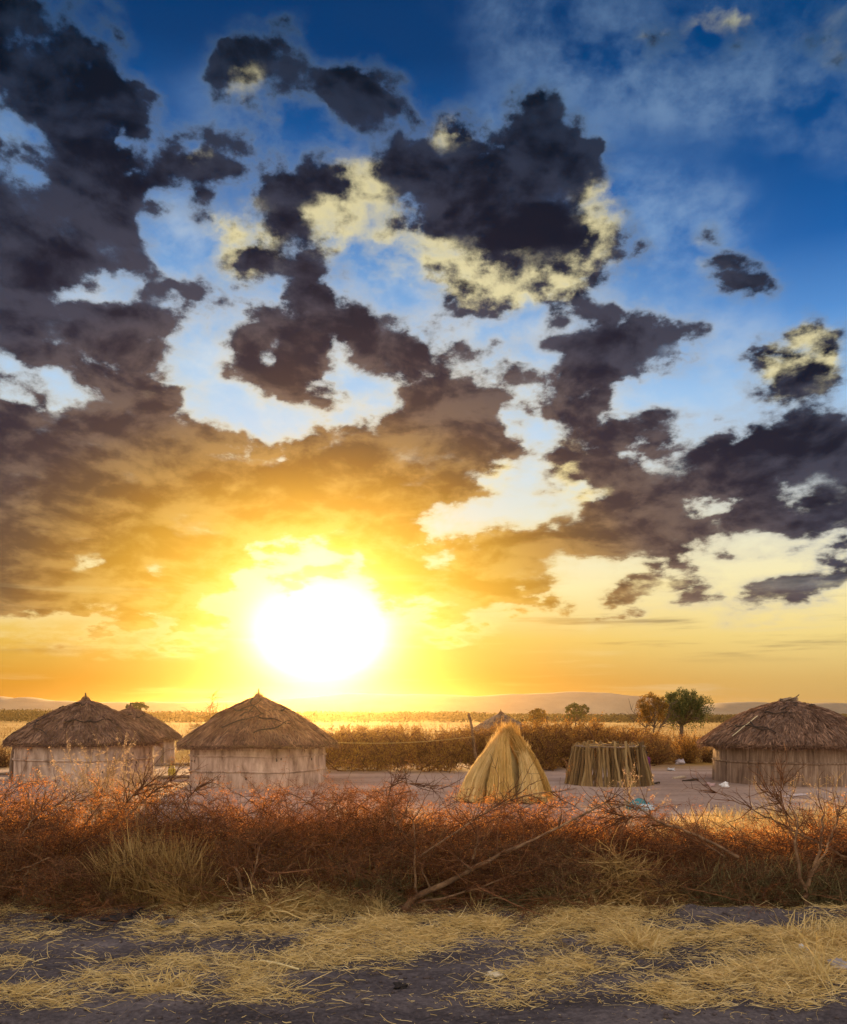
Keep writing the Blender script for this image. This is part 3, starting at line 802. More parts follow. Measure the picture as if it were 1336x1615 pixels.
# ------------------------------------------------------------------ round huts
def make_hut(name_label, cat_group, px, front_py, wall_l, eave_r, eave_z, apex_z, dome, seed, wall_mat, bands, finial, stakes, wall_top_in=0.03, branches=8, hole_lumps=6, thatch=None):
    rng = np.random.default_rng(seed)
    Yf = EYE * FPX / (front_py - HYP)
    Yc = Yf + wall_l
    X = (px - CXP) / FPX * Yc
    root = thing('hut', name_label, 'hut', (X, Yc, 0), 0, cat_group)
    # wall of stakes daubed with mud
    n = 260
    sn = rng.integers(0, 9999)
    stk = np.interp(np.linspace(0, 1, n, endpoint=False), np.linspace(0, 1, stakes + 1), np.append(rng.uniform(-1, 1, stakes), 0))
    groove = 0.5 + 0.5 * np.cos(np.linspace(0, 2 * math.pi * stakes, n, endpoint=False))
    zs = np.linspace(-0.05, eave_z + 0.10, 16)
    prof = [(z, wall_l - wall_top_in * (z / eave_z)) for z in zs]

    def wob(TH, Z, Rr):
        f = 0.035 * (fbm(TH * wall_l + sn, Z * 1.0, 1.1, 3, seed) - 0.5) + (0.014 if wall_mat is M_MUDBROWN else 0.006) * (stk[None, :] * 0.9 + groove[None, :] * 0.6) * (0.4 + vnoise(TH * 3, Z, 1.2, seed))
        return Rr + f, Z
    w = Acc().lathe(prof, n, wob=wob).build('wall', wall_mat, root)
    for bz in bands:
        th = np.linspace(0, 2 * math.pi, 121)
        zz = bz + 0.06 * (fbm(th * 2, th * 0, 1.0, 2, seed + 3) - 0.5)
        rr = wall_l - wall_top_in * (bz / eave_z) + 0.016 + 0.012 * (fbm(th * 3, th * 0, 1.5, 2, seed + 5) - 0.5)
        Acc().tubes(np.stack([rr * np.cos(th), rr * np.sin(th), zz], -1)[None], 0.026 + 0.010 * vnoise(th, th * 0, 4, seed)[None], 6).build('band', wall_mat, w)
    for k in range(hole_lumps):
        th = rng.uniform(-2.9, -0.3); z = rng.uniform(0.25, eave_z - 0.25)
        r = wall_l - wall_top_in * (z / eave_z)
        Acc().blob((r * math.cos(th), r * math.sin(th), z), (0.018, 0.018, rng.uniform(0.02, 0.05)), rng, 0.3, 8).build('wall_hole_lump', M_DARKWOOD, w)  # dark solid lumps standing in for holes in the wall
    # roof
    K = 22
    t = np.linspace(0, 1, K)
    rad = eave_r * t
    zz = eave_z + (apex_z - eave_z) * (1 - (1 - dome) * t - dome * t ** 2.3)
    prof = [(z, max(r, 0.012)) for z, r in zip(zz, rad)]
    th_ = 0.17
    prof += [(eave_z - 0.05, eave_r * 1.0), (eave_z - th_ * 0.75, eave_r * 0.975), (eave_z - th_ * 0.8, eave_r * 0.93), (eave_z - 0.02, wall_l * 0.98), (apex_z - 0.35, 0.05)]

    def wobr(TH, Z, Rr):
        lump = fbm(TH * 2.2 + seed, Rr * 1.6, 1.3, 3, seed + 11) - 0.5
        cyc = np.cos(TH) * 1.3 + seed; cys = np.sin(TH) * 1.3
        sag = fbm(cyc, cys + Rr * 0.3, 1.5, 3, seed + 7) - 0.5
        return Rr * (1 + 0.06 * sag * (Rr / eave_r)), Z + 0.085 * lump * np.minimum(1, Rr * 2) + 0.10 * sag * (Rr / eave_r) ** 2
    roof = Acc().lathe(prof, 150, wob=wobr).build('roof', M_ROOF, root)

    def surf(th, s):
        """Point on the thatch at angle th and slope position s (0 apex, 1 eave)."""
        z = eave_z + (apex_z - eave_z) * (1 - (1 - dome) * s - dome * s ** 2.3)
        r = eave_r * s
        r2, z2 = wobr(th, z, r)
        return np.stack([r2 * np.cos(th), r2 * np.sin(th), z2], -1)
    # stalks lying down the slope
    nb = 5200
    th = rng.uniform(0, 2 * math.pi, nb); s0 = np.sqrt(rng.random(nb)) * 0.97 + 0.02
    ln = rng.uniform(0.10, 0.34, nb) / eave_r
    skew = rng.normal(0, 0.26, nb)
    P = np.stack([surf(th + skew * ln * q / np.maximum(s0, .15), np.minimum(s0 + ln * q, 1.02)) for q in (0, 0.5, 1.0)], 1)
    lift = np.stack([np.full(nb, 0.004), rng.uniform(0.008, 0.03, nb), rng.uniform(0.0, 0.032, nb)], 1)
    P[:, :, 2] += lift
    tm = Acc().ribbons(P, np.array([[0.022, 0.026, 0.008]]) * rng.uniform(0.5, 1.7, (nb, 1)), rng)
    # ragged eave
    nf = 2300
    th = rng.uniform(0, 2 * math.pi, nf)
    e = surf(th, np.full(nf, 1.0) - rng.uniform(0, 0.07, nf)); e[:, 2] -= rng.uniform(0.0, 0.13, nf)
    d = np.stack([np.cos(th) * 0.55, np.sin(th) * 0.55, -rng.uniform(0.3, 1.3, nf)], -1) + rng.normal(0, 0.3, (nf, 3))
    P = grow(rng, e, d, rng.uniform(0.06, 0.20, nf), 3, 0.15, -0.1)
    tm.ribbons(P, np.array([[0.014, 0.014, 0.004]]), rng)
    tm.build('thatch', thatch or M_THATCH, roof)
    # branches that hold the thatch down
    for k in range(branches):
        c = -math.pi / 2 + rng.normal(0, 0.75); span = rng.uniform(0.25, 0.8); s = rng.uniform(0.22, 0.90)
        q = np.linspace(-0.5, 0.5, 14)
        sl = rng.normal(0, 0.14)
        pp = surf(c + q * span, np.clip(s + sl * q + 0.02 * np.sin(q * 9 + k), 0.05, 1.0)); pp[:, 2] += 0.05
        Acc().tubes(pp[None], np.linspace(0.022, 0.012, 14)[None], 5).build('binding_branch', M_DARKWOOD, roof)
    tip = Vector((0, 0, apex_z))
    if finial == 'post':
        P = smoothline([(0, 0, apex_z - 0.15), (0.01, 0, apex_z + 0.06), (-0.01, 0.01, apex_z + 0.2)], 6)
        Acc().tubes(P[None], np.array([[0.05, 0.034, 0.03, 0.026, 0.026, 0.022]]), 7, cap=True).build('finial', M_DARKWOOD, roof)
        # thatch gathered round it
        nn = 160; th = rng.uniform(0, 2 * math.pi, nn)
        S = np.stack([0.18 * np.cos(th), 0.18 * np.sin(th), np.full(nn, apex_z - 0.08)], -1)
        D = np.stack([-np.cos(th) * .8, -np.sin(th) * .8, np.full(nn, 0.75)], -1)
        Acc().ribbons(grow(rng, S, D, rng.uniform(0.12, 0.24, nn), 4, 0.12), np.array([[0.02, 0.018, 0.014, 0.005]]), rng).build('thatch_knot', M_THATCH, roof)
    else:
        nn = 34
        S = np.stack([rng.uniform(-0.28, -0.15, nn), rng.uniform(-0.14, 0.14, nn), apex_z + rng.uniform(-0.06, 0.03, nn)], -1)
        D = np.stack([np.ones(nn), rng.normal(0, .22, nn), rng.normal(0.02, .06, nn)], -1)
        Acc().tubes(grow(rng, S, D, rng.uniform(0.30, 0.5, nn), 5, 0.05), np.linspace(0.022, 0.013, 5)[None], 5, cap=True).build('stick_bundle', M_POLE, roof)
        P = smoothline([(0.1, 0, apex_z + 0.04), (0.24, 0.02, apex_z + 0.08), (0.34, 0.0, apex_z + 0.17)], 6)
        Acc().tubes(P[None], np.linspace(0.03, 0.012, 6)[None], 6, cap=True).build('finial', M_DARKWOOD, roof)
    return root, surf, roof


hut_a, surf_a, roof_a = make_hut('wide grey mud hut with short top post, at the far left of the yard', 'round thatched huts',
                                 135, 1237, 2.06, 2.30, 1.20, 2.50, 0.38, 101, M_MUD, (0.68,), 'post', 70, hole_lumps=5)
hut_b, surf_b, roof_b = make_hut('small thatched hut half hidden behind the leftmost hut', 'round thatched huts',
                                 206, 1207, 1.80, 2.06, 1.10, 2.33, 0.35, 102, M_MUD, (0.6,), 'post', 60, branches=5, hole_lumps=2)
hut_c, surf_c, roof_c = make_hut('pale pink mud hut with a tall pointed thatched roof, under the sun', 'round thatched huts',
                                 408, 1244, 1.97, 2.30, 1.20, 2.58, 0.30, 103, M_MUD, (0.44, 0.86), 'post', 64, branches=10, hole_lumps=8)
hut_d, surf_d, roof_d = make_hut('far grey thatched roof peeking over the thorn fence behind the straw stack', 'round thatched huts',
                                 790, 1186, 1.7, 2.35, 0.75, 2.14, 0.12, 104, M_MUD, (), 'post', 50, branches=4, hole_lumps=0, thatch=M_THATCHPALE)
hut_e, surf_e, roof_e = make_hut('brown stake-walled hut with a domed thatched roof, cut by the right edge', 'round thatched huts',
                                 1243, 1241, 2.18, 2.64, 1.20, 2.46, 0.58, 105, M_MUDBROWN, (0.64,), 'bundle', 96, branches=6, hole_lumps=5)
# pale pole lying on the right hut's roof, post and beam ends under the eaves
pp = np.array([surf_e(np.array([-2.62 + 0.10 * q]), np.array([0.93 - 0.34 * q]))[0] + (0, 0, 0.05) for q in np.linspace(0, 1, 8)])
o = Acc().tubes(pp[None], np.full((1, 8), 0.014), 6, cap=True).build('binding_branch', plain('pale_pole', (0.62, 0.50, 0.30)), roof_e)
o['label'] = 'pale bare pole on the left slope'
pp = smoothline([(1.62, -1.0, 0.0), (1.66, -1.02, 0.5), (1.60, -1.0, 1.08)], 8)
Acc().tubes(pp[None], np.full((1, 8), 0.055), 7).build('eave_post', M_POLE, hut_b)
pp = smoothline([(-2.2, -0.3, 0.0), (-2.14, -0.35, 0.6), (-2.02, -0.4, 1.15)], 8)
Acc().tubes(pp[None], np.full((1, 8), 0.06), 7).build('eave_post', M_POLE, hut_a)
for k in range(9):
    th = -2.75 + 0.31 * k
    P = np.array([[(r * math.cos(th), r * math.sin(th), 1.06 + 0.02 * math.sin(k * 2.1) + (2.2 - r) * 0.1) for r in (2.05, 2.34, 2.46)]])
    Acc().tubes(P, np.full((1, 3), 0.035), 7, cap=True).build('rafter_end', M_POLE, hut_e)


# ------------------------------------------------------------------ straw stack of leaning sheaves
def make_stack():
    rng = np.random.default_rng(21)
    Yf = gp(797, 1268)[1]; Yc = Yf + 0.95; X = (798 - CXP) / FPX * Yc
    root = thing('straw_stack', 'golden cone of straw sheaves leaned together in the yard', 'straw stack', (X, Yc, 0))
    Acc().lathe([(0, 0.66), (0.4, 0.50), (0.9, 0.27), (1.3, 0.10), (1.38, 0.02)], 28).build('straw_core', M_DRYGRASS, root)
    n = 8
    tops = (1.60, 1.46, 1.66, 1.40, 1.34, 1.5, 1.55, 1.62, 1.5, 1.48, 1.55)
    for k in range(n):
        th = -math.pi / 2 + (k - 0.35) * 2 * math.pi / n + rng.normal(0, 0.06)
        rb = 0.84 + (0.16 if k % 2 else -0.06); top = tops[k] + rng.uniform(-.04, .04) - (0.24 if k % 2 else 0.04); rt = rng.uniform(0.05, 0.12) + (0.20 if k % 2 else 0)
        if math.cos(th) > 0.3: rt += 0.08
        tipd = rng.uniform(-0.6, 0.8)
        b = np.array([rb * math.cos(th), rb * math.sin(th), -0.02]); t = np.array([rt * math.cos(th + tipd), rt * math.sin(th + tipd), top])
        ax = t - b; L_ = np.linalg.norm(ax); ax = ax / L_
        A = np.cross(ax, (math.sin(th), -math.cos(th), 0.01)); A /= np.linalg.norm(A); B = np.cross(ax, A)
        fat = 0.30 if k % 2 else 0.33

        def rad(s):
            return fat * (1 - 0.80 * np.clip(s, 0, 0.9)) + 0.08 * np.clip((s - 0.88) / 0.14, 0, 1)
        # solid core
        K = 12; ss = np.linspace(0, 0.93, K); an = np.arange(18) * 2 * math.pi / 18
        ring = A[None, None] * np.cos(an)[None, :, None] + B[None, None] * np.sin(an)[None, :, None]
        bow = np.array([math.cos(th), math.sin(th), 0.25]) * 0.10
        cen = b + ax * (ss * L_)[:, None] + bow * np.sin(ss * math.pi)[:, None]
        V = cen[:, None] + ring * (rad(ss)[:, None, None] * 0.90) * (1 + 0.10 * rng.normal(0, 1, (1, 18, 1)) * 0.5)
        kk = np.arange(K - 1)[:, None] * 18; j = np.arange(18)[None]; j2 = (j + 1) % 18
        a = Acc().add(V, np.stack([kk + j, kk + j2, kk + 18 + j2, kk + 18 + j], -1).reshape(-1, 4))
        # stalks
        m = 1500
        an = rng.uniform(0, 2 * math.pi, m); tw = rng.normal(0, 0.22, m); s0 = rng.uniform(-0.0, 0.75, m); s1 = s0 + rng.uniform(0.12, 0.34, m)
        low = rng.random(m) < 0.3; s0[low] = 0.0
        s1 = np.minimum(s1, 1.08)
        P = []
        fr = rng.uniform(0.9, 1.05, m)
        for q in np.linspace(0, 1, 5):
            s = s0 + (s1 - s0) * q; a_ = an + tw * q * 0.5
            c = b + ax * (s * L_)[:, None] + bow * np.sin(np.clip(s, 0, 1) * math.pi)[:, None]
            r = rad(s) * fr + 0.012 + 0.055 * q * rng.random(m) ** 2
            P.append(c + (A * np.cos(a_)[:, None] + B * np.sin(a_)[:, None]) * r[:, None])
        P = np.stack(P, 1); P[:, :, 2] = np.maximum(P[:, :, 2], 0.0)
        a.ribbons(P, np.array([[0.010, 0.010, 0.009, 0.007, 0.003]]) * rng.uniform(0.7, 1.4, (m, 1)), rng)
        # loose heads and foot
        m = 380
        S = b + ax * (L_ * rng.uniform(0.84, 1.0, m))[:, None] + rng.normal(0, 0.04, (m, 3))
        a.ribbons(grow(rng, S, ax + rng.normal(0, 0.36, (m, 3)), rng.uniform(0.12, 0.34, m), 4, 0.10), np.array([[0.010, 0.009, 0.007, 0.003]]), rng)
        m = 160
        a_ = rng.uniform(0, 2 * math.pi, m); S = b + (A * np.cos(a_)[:, None] + B * np.sin(a_)[:, None]) * fat * 0.95; S[:, 2] = 0.02 + rng.random(m) * 0.1
        D = np.stack([np.cos(a_) * 0 + rng.normal(0, 1, m) + math.cos(th), rng.normal(0, 1, m) + math.sin(th), rng.uniform(-0.1, 0.5, m)], -1)
        a.ribbons(grow(rng, S, D, rng.uniform(0.1, 0.25, m), 3, 0.1), np.array([[0.009, 0.008, 0.003]]), rng)
        sh = a.build('straw_sheaf', (M_STACK, M_STACKPALE, M_STACKDEEP, M_STACKPALE)[k % 4], root)
    return root


make_stack()


# ------------------------------------------------------------------ stick pen
def make_pen():
    rng = np.random.default_rng(31)
    Yf = gp(961, 1241)[1]; rb, rt, h = 1.20, 0.95, 1.13; Yc = Yf + rb; X = (961 - CXP) / FPX * Yc
    root = thing('stick_pen', 'round pen of upright peeled sticks with a rail round its top', 'stick pen', (X, Yc, 0))
    variants = []
    for v in range(10):
        z = np.linspace(-0.08, 1.22, 9)
        pts = np.stack([np.cumsum(rng.normal(0, 0.013, 9)), np.cumsum(rng.normal(0, 0.011, 9)), z], -1)
        r0 = rng.uniform(0.036, 0.052)
        me = Acc().tubes(pts[None], np.linspace(r0, r0 * 0.66, 9)[None] * (1 + rng.normal(0, 0.05, (1, 9))), 7, cap=True).mesh('stick')
        me.materials.append(M_STICKS[v % 5]); variants.append(me)
    n = 98
    for k in range(n):
        th = 2 * math.pi * (k + rng.uniform(-0.25, 0.25)) / n
        o = bpy.data.objects.new('stick', variants[rng.integers(0, 10)]); COL.objects.link(o); o.parent = root
        lean = math.atan2(rb - rt, h) + rng.normal(0, 0.04)
        rr = rb + rng.normal(0, 0.035)
        o.matrix_local = (Matrix.Translation((rr * math.cos(th), rr * math.sin(th), 0)) @ Matrix.Rotation(th, 4, 'Z') @ Matrix.Rotation(rng.normal(0, 0.075), 4, 'X')
                          @ Matrix.Rotation(-lean, 4, 'Y') @ Matrix.Rotation(rng.uniform(0, 6.28), 4, 'Z') @ Matrix.Scale(rng.uniform(0.84, 1.06), 4, (0, 0, 1)))
    th = np.linspace(0, 2 * math.pi, 80)
    for dr, z0, r in ((0.03, h - 0.03, 0.024), (-0.05, h - 0.02, 0.02)):
        rr = rt + 0.01 + dr + 0.02 * (fbm(th * 2, th * 0, 2, 2, 3) - 0.5)
        P = np.stack([rr * np.cos(th), rr * np.sin(th), z0 + 0.04 * (fbm(th * 2, th * 0 + dr, 1.3, 2, 7) - 0.5)], -1)
        Acc().tubes(P[None], np.full((1, 80), r), 6).build('rail', M_POLE, root)
    # bark strips bound round the rail
    m = 90
    a_ = rng.uniform(0, 2 * math.pi, m)
    S = np.stack([(rt + 0.05) * np.cos(a_), (rt + 0.05) * np.sin(a_), h + rng.uniform(-0.08, 0.02, m)], -1)
    D = np.stack([-np.sin(a_), np.cos(a_), rng.normal(0, .35, m)], -1)
    Acc().ribbons(grow(rng, S, D, rng.uniform(0.1, 0.3, m), 4, 0.15), 0.012, rng).build('binding', M_DRYGRASS, root)


make_pen()


# ------------------------------------------------------------------ pole and line
def make_pole():
    p = [at(756, 1214, 30.2), at(750, 1192, 30.1), at(746, 1165, 30), at(744, 1145, 30), at(739, 1125, 30)]
    base = Vector((p[0][0], p[0][1], 0)); root = thing('pole', 'thin leaning wooden pole standing behind the straw stack', 'pole', base)
    pts = smoothline([np.array(q) - np.array(base) for q in [(p[0][0], p[0][1], -0.1)] + p], 16)
    Acc().tubes(pts[None], np.linspace(0.060, 0.038, 16)[None] * (1 + 0.12 * np.sin(np.arange(16) * 2.3))[None], 8, cap=True).build('shaft', M_BRANCH, root)
    for a, b in (((748, 1172), (740, 1166)), ((749, 1178), (738, 1172))):
        P = smoothline([np.array(at(a[0], a[1], 30)) - np.array(base), np.array(at((a[0] + b[0]) / 2, b[1], 29.9)) - np.array(base), np.array(at(b[0], b[1] - 2, 29.85)) - np.array(base)], 5)
        Acc().tubes(P[None], np.linspace(0.016, 0.008, 5)[None], 5).build('stub', M_BRANCH, root)
    q = np.linspace(0, 1, 24)
    A = np.array(at(519, 1171, 25.9)); B = np.array(at(745, 1162, 29.95))
    P = A + (B - A) * q[:, None]; P[:, 2] -= 0.10 * np.sin(q * math.pi)
    tag(Acc().tubes(P[None], np.full((1, 24), 0.011), 5).build('rope', plain('yellow_rope', (0.40, 0.27, 0.10))), 'thin pale line strung from the pointed hut to the leaning pole', 'rope')


make_pole()


# ------------------------------------------------------------------ rubbish and stones about the yard
def small(name, label, cat, px, py, builder, mat, group=None):
    x, y = gp(px, py); a = Acc(); builder(a, np.random.default_rng(int(px)))
    o = a.build(name, mat); o.location = (x, y, float(gh(x, y))); return tag(o, label, cat, group)


def crumple(sx, sy, sz, seg=12):
    return lambda a, r: a.blob((0, 0, sz * 0.7), (sx, sy, sz), r, 0.75, seg)


M_WHITE = plain('white_plastic', (0.58, 0.57, 0.58), 0.5, 0.2)
M_PINKW = plain('pinkish_plastic', (0.50, 0.42, 0.43), 0.6, 0.2)
M_TEAL = plain('teal_sheeting', (0.06, 0.22, 0.25), 0.5, 0.3)
M_PALE = plain('pale_board', (0.62, 0.47, 0.33), 0.8, 0.2)
M_STONE = plain('pale_stone', (0.50, 0.46, 0.44), 0.9, 0.4)
M_PINKSTONE = plain('pink_stone', (0.46, 0.30, 0.28), 0.9, 0.4)
M_CLOD = plain('dark_clod', (0.035, 0.028, 0.028), 0.95, 0.6)
M_GREYCLOD = plain('grey_clod', (0.11, 0.09, 0.085), 0.95, 0.6)


def plank(l, w, h):
    def f(a, r):
        n = 7; q = np.linspace(-0.5, 0.5, n)
        P = np.stack([q * l, 0.06 * l * np.sin(q * 3), np.full(n, h) + 0.02 * np.sin(q * 5)], -1)
        a.tubes(P[None], np.full((1, n), w) * (1 + 0.2 * r.normal(0, 1, (1, n)) * 0.4), 6, cap=True)
    return f


small('plastic_bag', 'crumpled white plastic bag lying against the bushes under the large tree', 'plastic bag', 1072, 1206, crumple(0.15, 0.10, 0.13, 14), M_PINKW)
small('plastic_wrapper', 'small bluish white wrapper on bare earth left of the brown hut', 'wrapper', 1059, 1215, crumple(0.12, 0.08, 0.06), M_WHITE)
small('board_scrap', 'pale scrap of board lying flat in the yard beyond the stick pen', 'board', 1071, 1228, plank(0.42, 0.045, 0.03), M_PALE)
small('wood_stick', 'dark stick lying in the yard left of the brown hut', 'stick', 1089, 1232, plank(0.5, 0.035, 0.03), M_DARKWOOD)
small('stone', 'white stone at the left foot of the brown hut', 'stone', 1142, 1241, crumple(0.11, 0.08, 0.065), plain('white_stone', (0.74, 0.70, 0.68), 0.8, 0.3))
small('stone', 'flat pink stone beside the white stone by the brown hut', 'stone', 1119, 1240, crumple(0.15, 0.10, 0.06), M_PINKSTONE)
small('wood_stick', 'short dark stick at the right foot of the stick pen', 'stick', 1035, 1236, plank(0.22, 0.03, 0.03), M_DARKWOOD)
small('sack', 'teal and white sack lying in the grass just behind the thorn fence', 'sack', 1002, 1276, lambda a, r: a.blob((0, 0, 0.1), (0.22, 0.15, 0.10), r, 0.6, 16), M_TEAL)
o = small('plastic_sheet', 'pale blue plastic strip trailing from the teal sack', 'plastic sheet', 1016, 1278, lambda a, r: a.blob((0, 0, 0.06), (0.22, 0.12, 0.07), r, 0.8, 14), plain('pale_blue_sheet', (0.55, 0.66, 0.70), 0.5, 0.3))
small('plastic_sheet', 'white strip of plastic on the earth in front of the brown hut', 'plastic sheet', 1250, 1256, plank(0.7, 0.03, 0.025), M_PINKW)
small('plastic_bag', 'dusty whitish bag half buried in straw at the right edge of the roadside', 'plastic bag', 1322, 1537, crumple(0.075, 0.06, 0.05, 16), plain('dusty_plastic', (0.36, 0.31, 0.30), 0.6, 0.4))
small('paper_scrap', 'little white scrap in the straw below the sapling', 'scrap', 1268, 1497, crumple(0.045, 0.03, 0.035), M_WHITE)
small('stone', 'smooth pale oblong stone on the bare roadside earth', 'stone', 780, 1541, crumple(0.060, 0.030, 0.022), plain('cream_stone', (0.66, 0.56, 0.40), 0.7, 0.2))
small('stone', 'grey brown clod sunk in the straw, larger than the black clods around it', 'clod', 262, 1466, crumple(0.085, 0.06, 0.055, 14), M_GREYCLOD)
small('stone', 'rounded black clod in the straw by the left road edge', 'clod', 93, 1451, crumple(0.085, 0.055, 0.04), M_CLOD)
small('stone', 'tiny black clod left of the rounded one', 'clod', 74, 1448, crumple(0.04, 0.03, 0.022), M_CLOD)
small('stone', 'long low black clod in the furrow, left of the grey clod', 'clod', 190, 1452, crumple(0.13, 0.055, 0.045, 14), M_CLOD)
small('stone', 'black clod at the front of the straw, nearest the tall grass', 'clod', 213, 1441, crumple(0.07, 0.045, 0.04), M_CLOD)
small('stone', 'black clod in the furrow below the thick fallen branch', 'clod', 381, 1457, crumple(0.055, 0.04, 0.035), M_CLOD)
small('stone', 'dark pebble on the bare earth in the middle of the roadside', 'clod', 632, 1558, crumple(0.045, 0.03, 0.025), M_CLOD)
small('straw_stalk', 'thick pale stalk lying on the straw left of the middle', 'stalk', 440, 1527, lambda a, r: a.tubes(smoothline([(-0.16, 0.10, 0.03), (0, 0.02, 0.03), (0.17, -0.09, 0.02)], 8)[None], np.linspace(0.016, 0.007, 8)[None], 6, cap=True), plain('pale_stalk', (0.70, 0.56, 0.28), 0.6, 0.2))
for k, (px, py, ln, rz, lab) in enumerate(((262, 1208, 1.9, 0.04, 'long pole on the lit ground between the two front huts, farther one'), (252, 1229, 2.6, 0.10, 'long low log on the lit ground beside the leftmost hut'), (18, 1222, 1.6, 0.2, 'dark log on the ground at the far left edge'))):
    o = small('log', lab, 'log', px, py, plank(ln, 0.06, 0.05), M_POLE); o.rotation_euler[2] = rz


def jerrycan():
    x, y = gp(271, 1225)
    root = thing('jerrycan', 'yellow jerrycan standing on the lit ground between the huts', 'jerrycan', (x, y, 0), 0.3)
    m = plain('yellow_plastic', (0.62, 0.50, 0.06), 0.45)
    bm = bmesh.new(); bmesh.ops.create_cube(bm, size=1)
    bmesh.ops.scale(bm, vec=(0.24, 0.15, 0.29), verts=bm.verts); bmesh.ops.translate(bm, vec=(0, 0, 0.145), verts=bm.verts)
    bmesh.ops.bevel(bm, geom=bm.edges[:], offset=0.035, segments=3, affect='EDGES')
    me = bpy.data.meshes.new('body'); bm.to_mesh(me); bm.free(); me.materials.append(m)
    o = bpy.data.objects.new('body', me); COL.objects.link(o); o.parent = root
    Acc().tubes(smoothline([(-0.07, 0, 0.28), (-0.05, 0, 0.335), (0.05, 0, 0.335), (0.09, 0, 0.28)], 10)[None], np.full((1, 10), 0.014), 7).build('handle', m, root)
    Acc().tubes(np.array([[(-0.08, 0, 0.28), (-0.085, 0, 0.33)]]), np.full((1, 2), 0.026), 10, cap=True).build('cap', M_DARKWOOD, root)


jerrycan()


# ------------------------------------------------------------------ person half hidden by the pen
def skin_body(name, verts, edges, radii, mat, parent=None, root=0, sub=2):
    me = bpy.data.meshes.new(name); me.from_pydata(verts, edges, [])
    o = bpy.data.objects.new(name, me); COL.objects.link(o)
    sk = o.modifiers.new('skin', 'SKIN'); o.modifiers.new('sub', 'SUBSURF').levels = sub; o.modifiers['sub'].render_levels = sub
    for i, r in enumerate(radii):
        s = me.skin_vertices[0].data[i]; s.radius = (r, r) if not isinstance(r, tuple) else r; s.use_root = (i == root)
    me.materials.append(mat)
    if parent: o.parent = parent
    return o


def make_person():
    x, y = gp(1022, 1231)
    y = 27.5; x = (1018.5 - CXP) / FPX * y
    root = thing('person', 'small person wrapped in dark magenta cloth, half hidden behind the stick pen', 'person', (x, y, 0), R(-40))
    skin = plain('dark_skin', (0.075, 0.040, 0.028), 0.55)
    k = 0.92 / 1.2
    V = [(0, 0, .58), (0, .02, .72), (0, .02, .87), (0, .0, .95), (0, -.02, 1.0), (0, -.03, 1.06), (0, -.02, 1.14),      # pelvis, waist, chest, neck base, neck, head, crown
         (.13, .02, .86), (.18, .03, .68), (.15, -.08, .54), (.14, -.12, .49), (-.13, .02, .86), (-.18, .03, .68), (-.14, -.09, .55), (-.13, -.13, .50),
         (.07, 0, .54), (.085, -.03, .30), (.09, .01, .05), (.095, -.10, .025), (-.07, 0, .54), (-.09, .02, .30), (-.10, .07, .05), (-.105, -.04, .025)]
    E = [(0, 1), (1, 2), (2, 3), (3, 4), (4, 5), (5, 6), (2, 7), (7, 8), (8, 9), (9, 10), (2, 11), (11, 12), (12, 13), (13, 14),
         (0, 15), (15, 16), (16, 17), (17, 18), (0, 19), (19, 20), (20, 21), (21, 22)]
    Rr = [.095, .085, .10, .05, .042, .082, .06, .045, .034, .026, .022, .045, .034, .026, .022, .07, .05, .032, .026, .07, .05, .032, .026]
    # fingers
    def hand(i, sx):
        p = V[i]
        for f in range(5):
            a = (f - 2) * 0.012
            j = len(V); ln = (.030, .040, .045, .042, .034)[f]
            V.append((p[0] + a * 0.8 + (0.02 * sx if f == 0 else 0), p[1] - .012, p[2] - .018)); V.append((V[-1][0], V[-1][1] - .008, V[-1][2] - ln))
            E.append((i, j)); E.append((j, j + 1)); Rr.extend([.009, .007])
    hand(10, -1); hand(14, 1)
    V = [tuple(c * k for c in v) for v in V]; Rr = [r * k for r in Rr]
    b = skin_body('body', V, E, Rr, skin, root)
    # wrap over one shoulder to the shins, folds all round
    prof = [(.22, .175), (.35, .165), (.5, .155), (.62, .145), (.74, .135), (.84, .150), (.90, .125), (.945, .062)]
    def wob(TH, Z, Rr):
        f = 1 + 0.10 * np.sin(TH * 7 + Z * 6) * (1 - np.clip(Z / k, 0, 1)) + 0.05 * np.sin(TH * 12 + 1)
        return Rr * f * (1 + 0.28 * np.cos(TH) ** 2), Z
    Acc().lathe([(z * k, r * k) for z, r in prof], 48, wob=wob).build('wrap', plain('magenta_cloth', (0.17, 0.028, 0.13), 0.85, 0.3), root)
    rng = np.random.default_rng(4)
    Acc().blob((0, -.015 * k, 1.10 * k), (.088 * k, .092 * k, .075 * k), rng, 0.05, 16).build('hair', plain('black_hair', (0.015, 0.012, 0.012), 0.9, 0.3), root)
    face = Acc()
    face.blob((0, -.118 * k, 1.055 * k), (.014 * k, .018 * k, .018 * k), rng, 0.05, 8)
    for s in (-1, 1):
        face.blob((s * .086 * k, -.03 * k, 1.06 * k), (.012 * k, .02 * k, .026 * k), rng, 0.05, 8)
    face.build('nose_and_ears', skin, root)
    ey = Acc()
    for s in (-1, 1): ey.blob((s * .032 * k, -.103 * k, 1.075 * k), (.011 * k, .008 * k, .007 * k), rng, 0.02, 8)
    ey.build('eyes', plain('eye_white', (0.6, 0.58, 0.55), 0.3), root)
    Acc().blob((0, -.106 * k, 1.02 * k), (.022 * k, .010 * k, .008 * k), rng, 0.05, 8).build('mouth', plain('lips', (0.12, 0.045, 0.04), 0.5), root)


make_person()


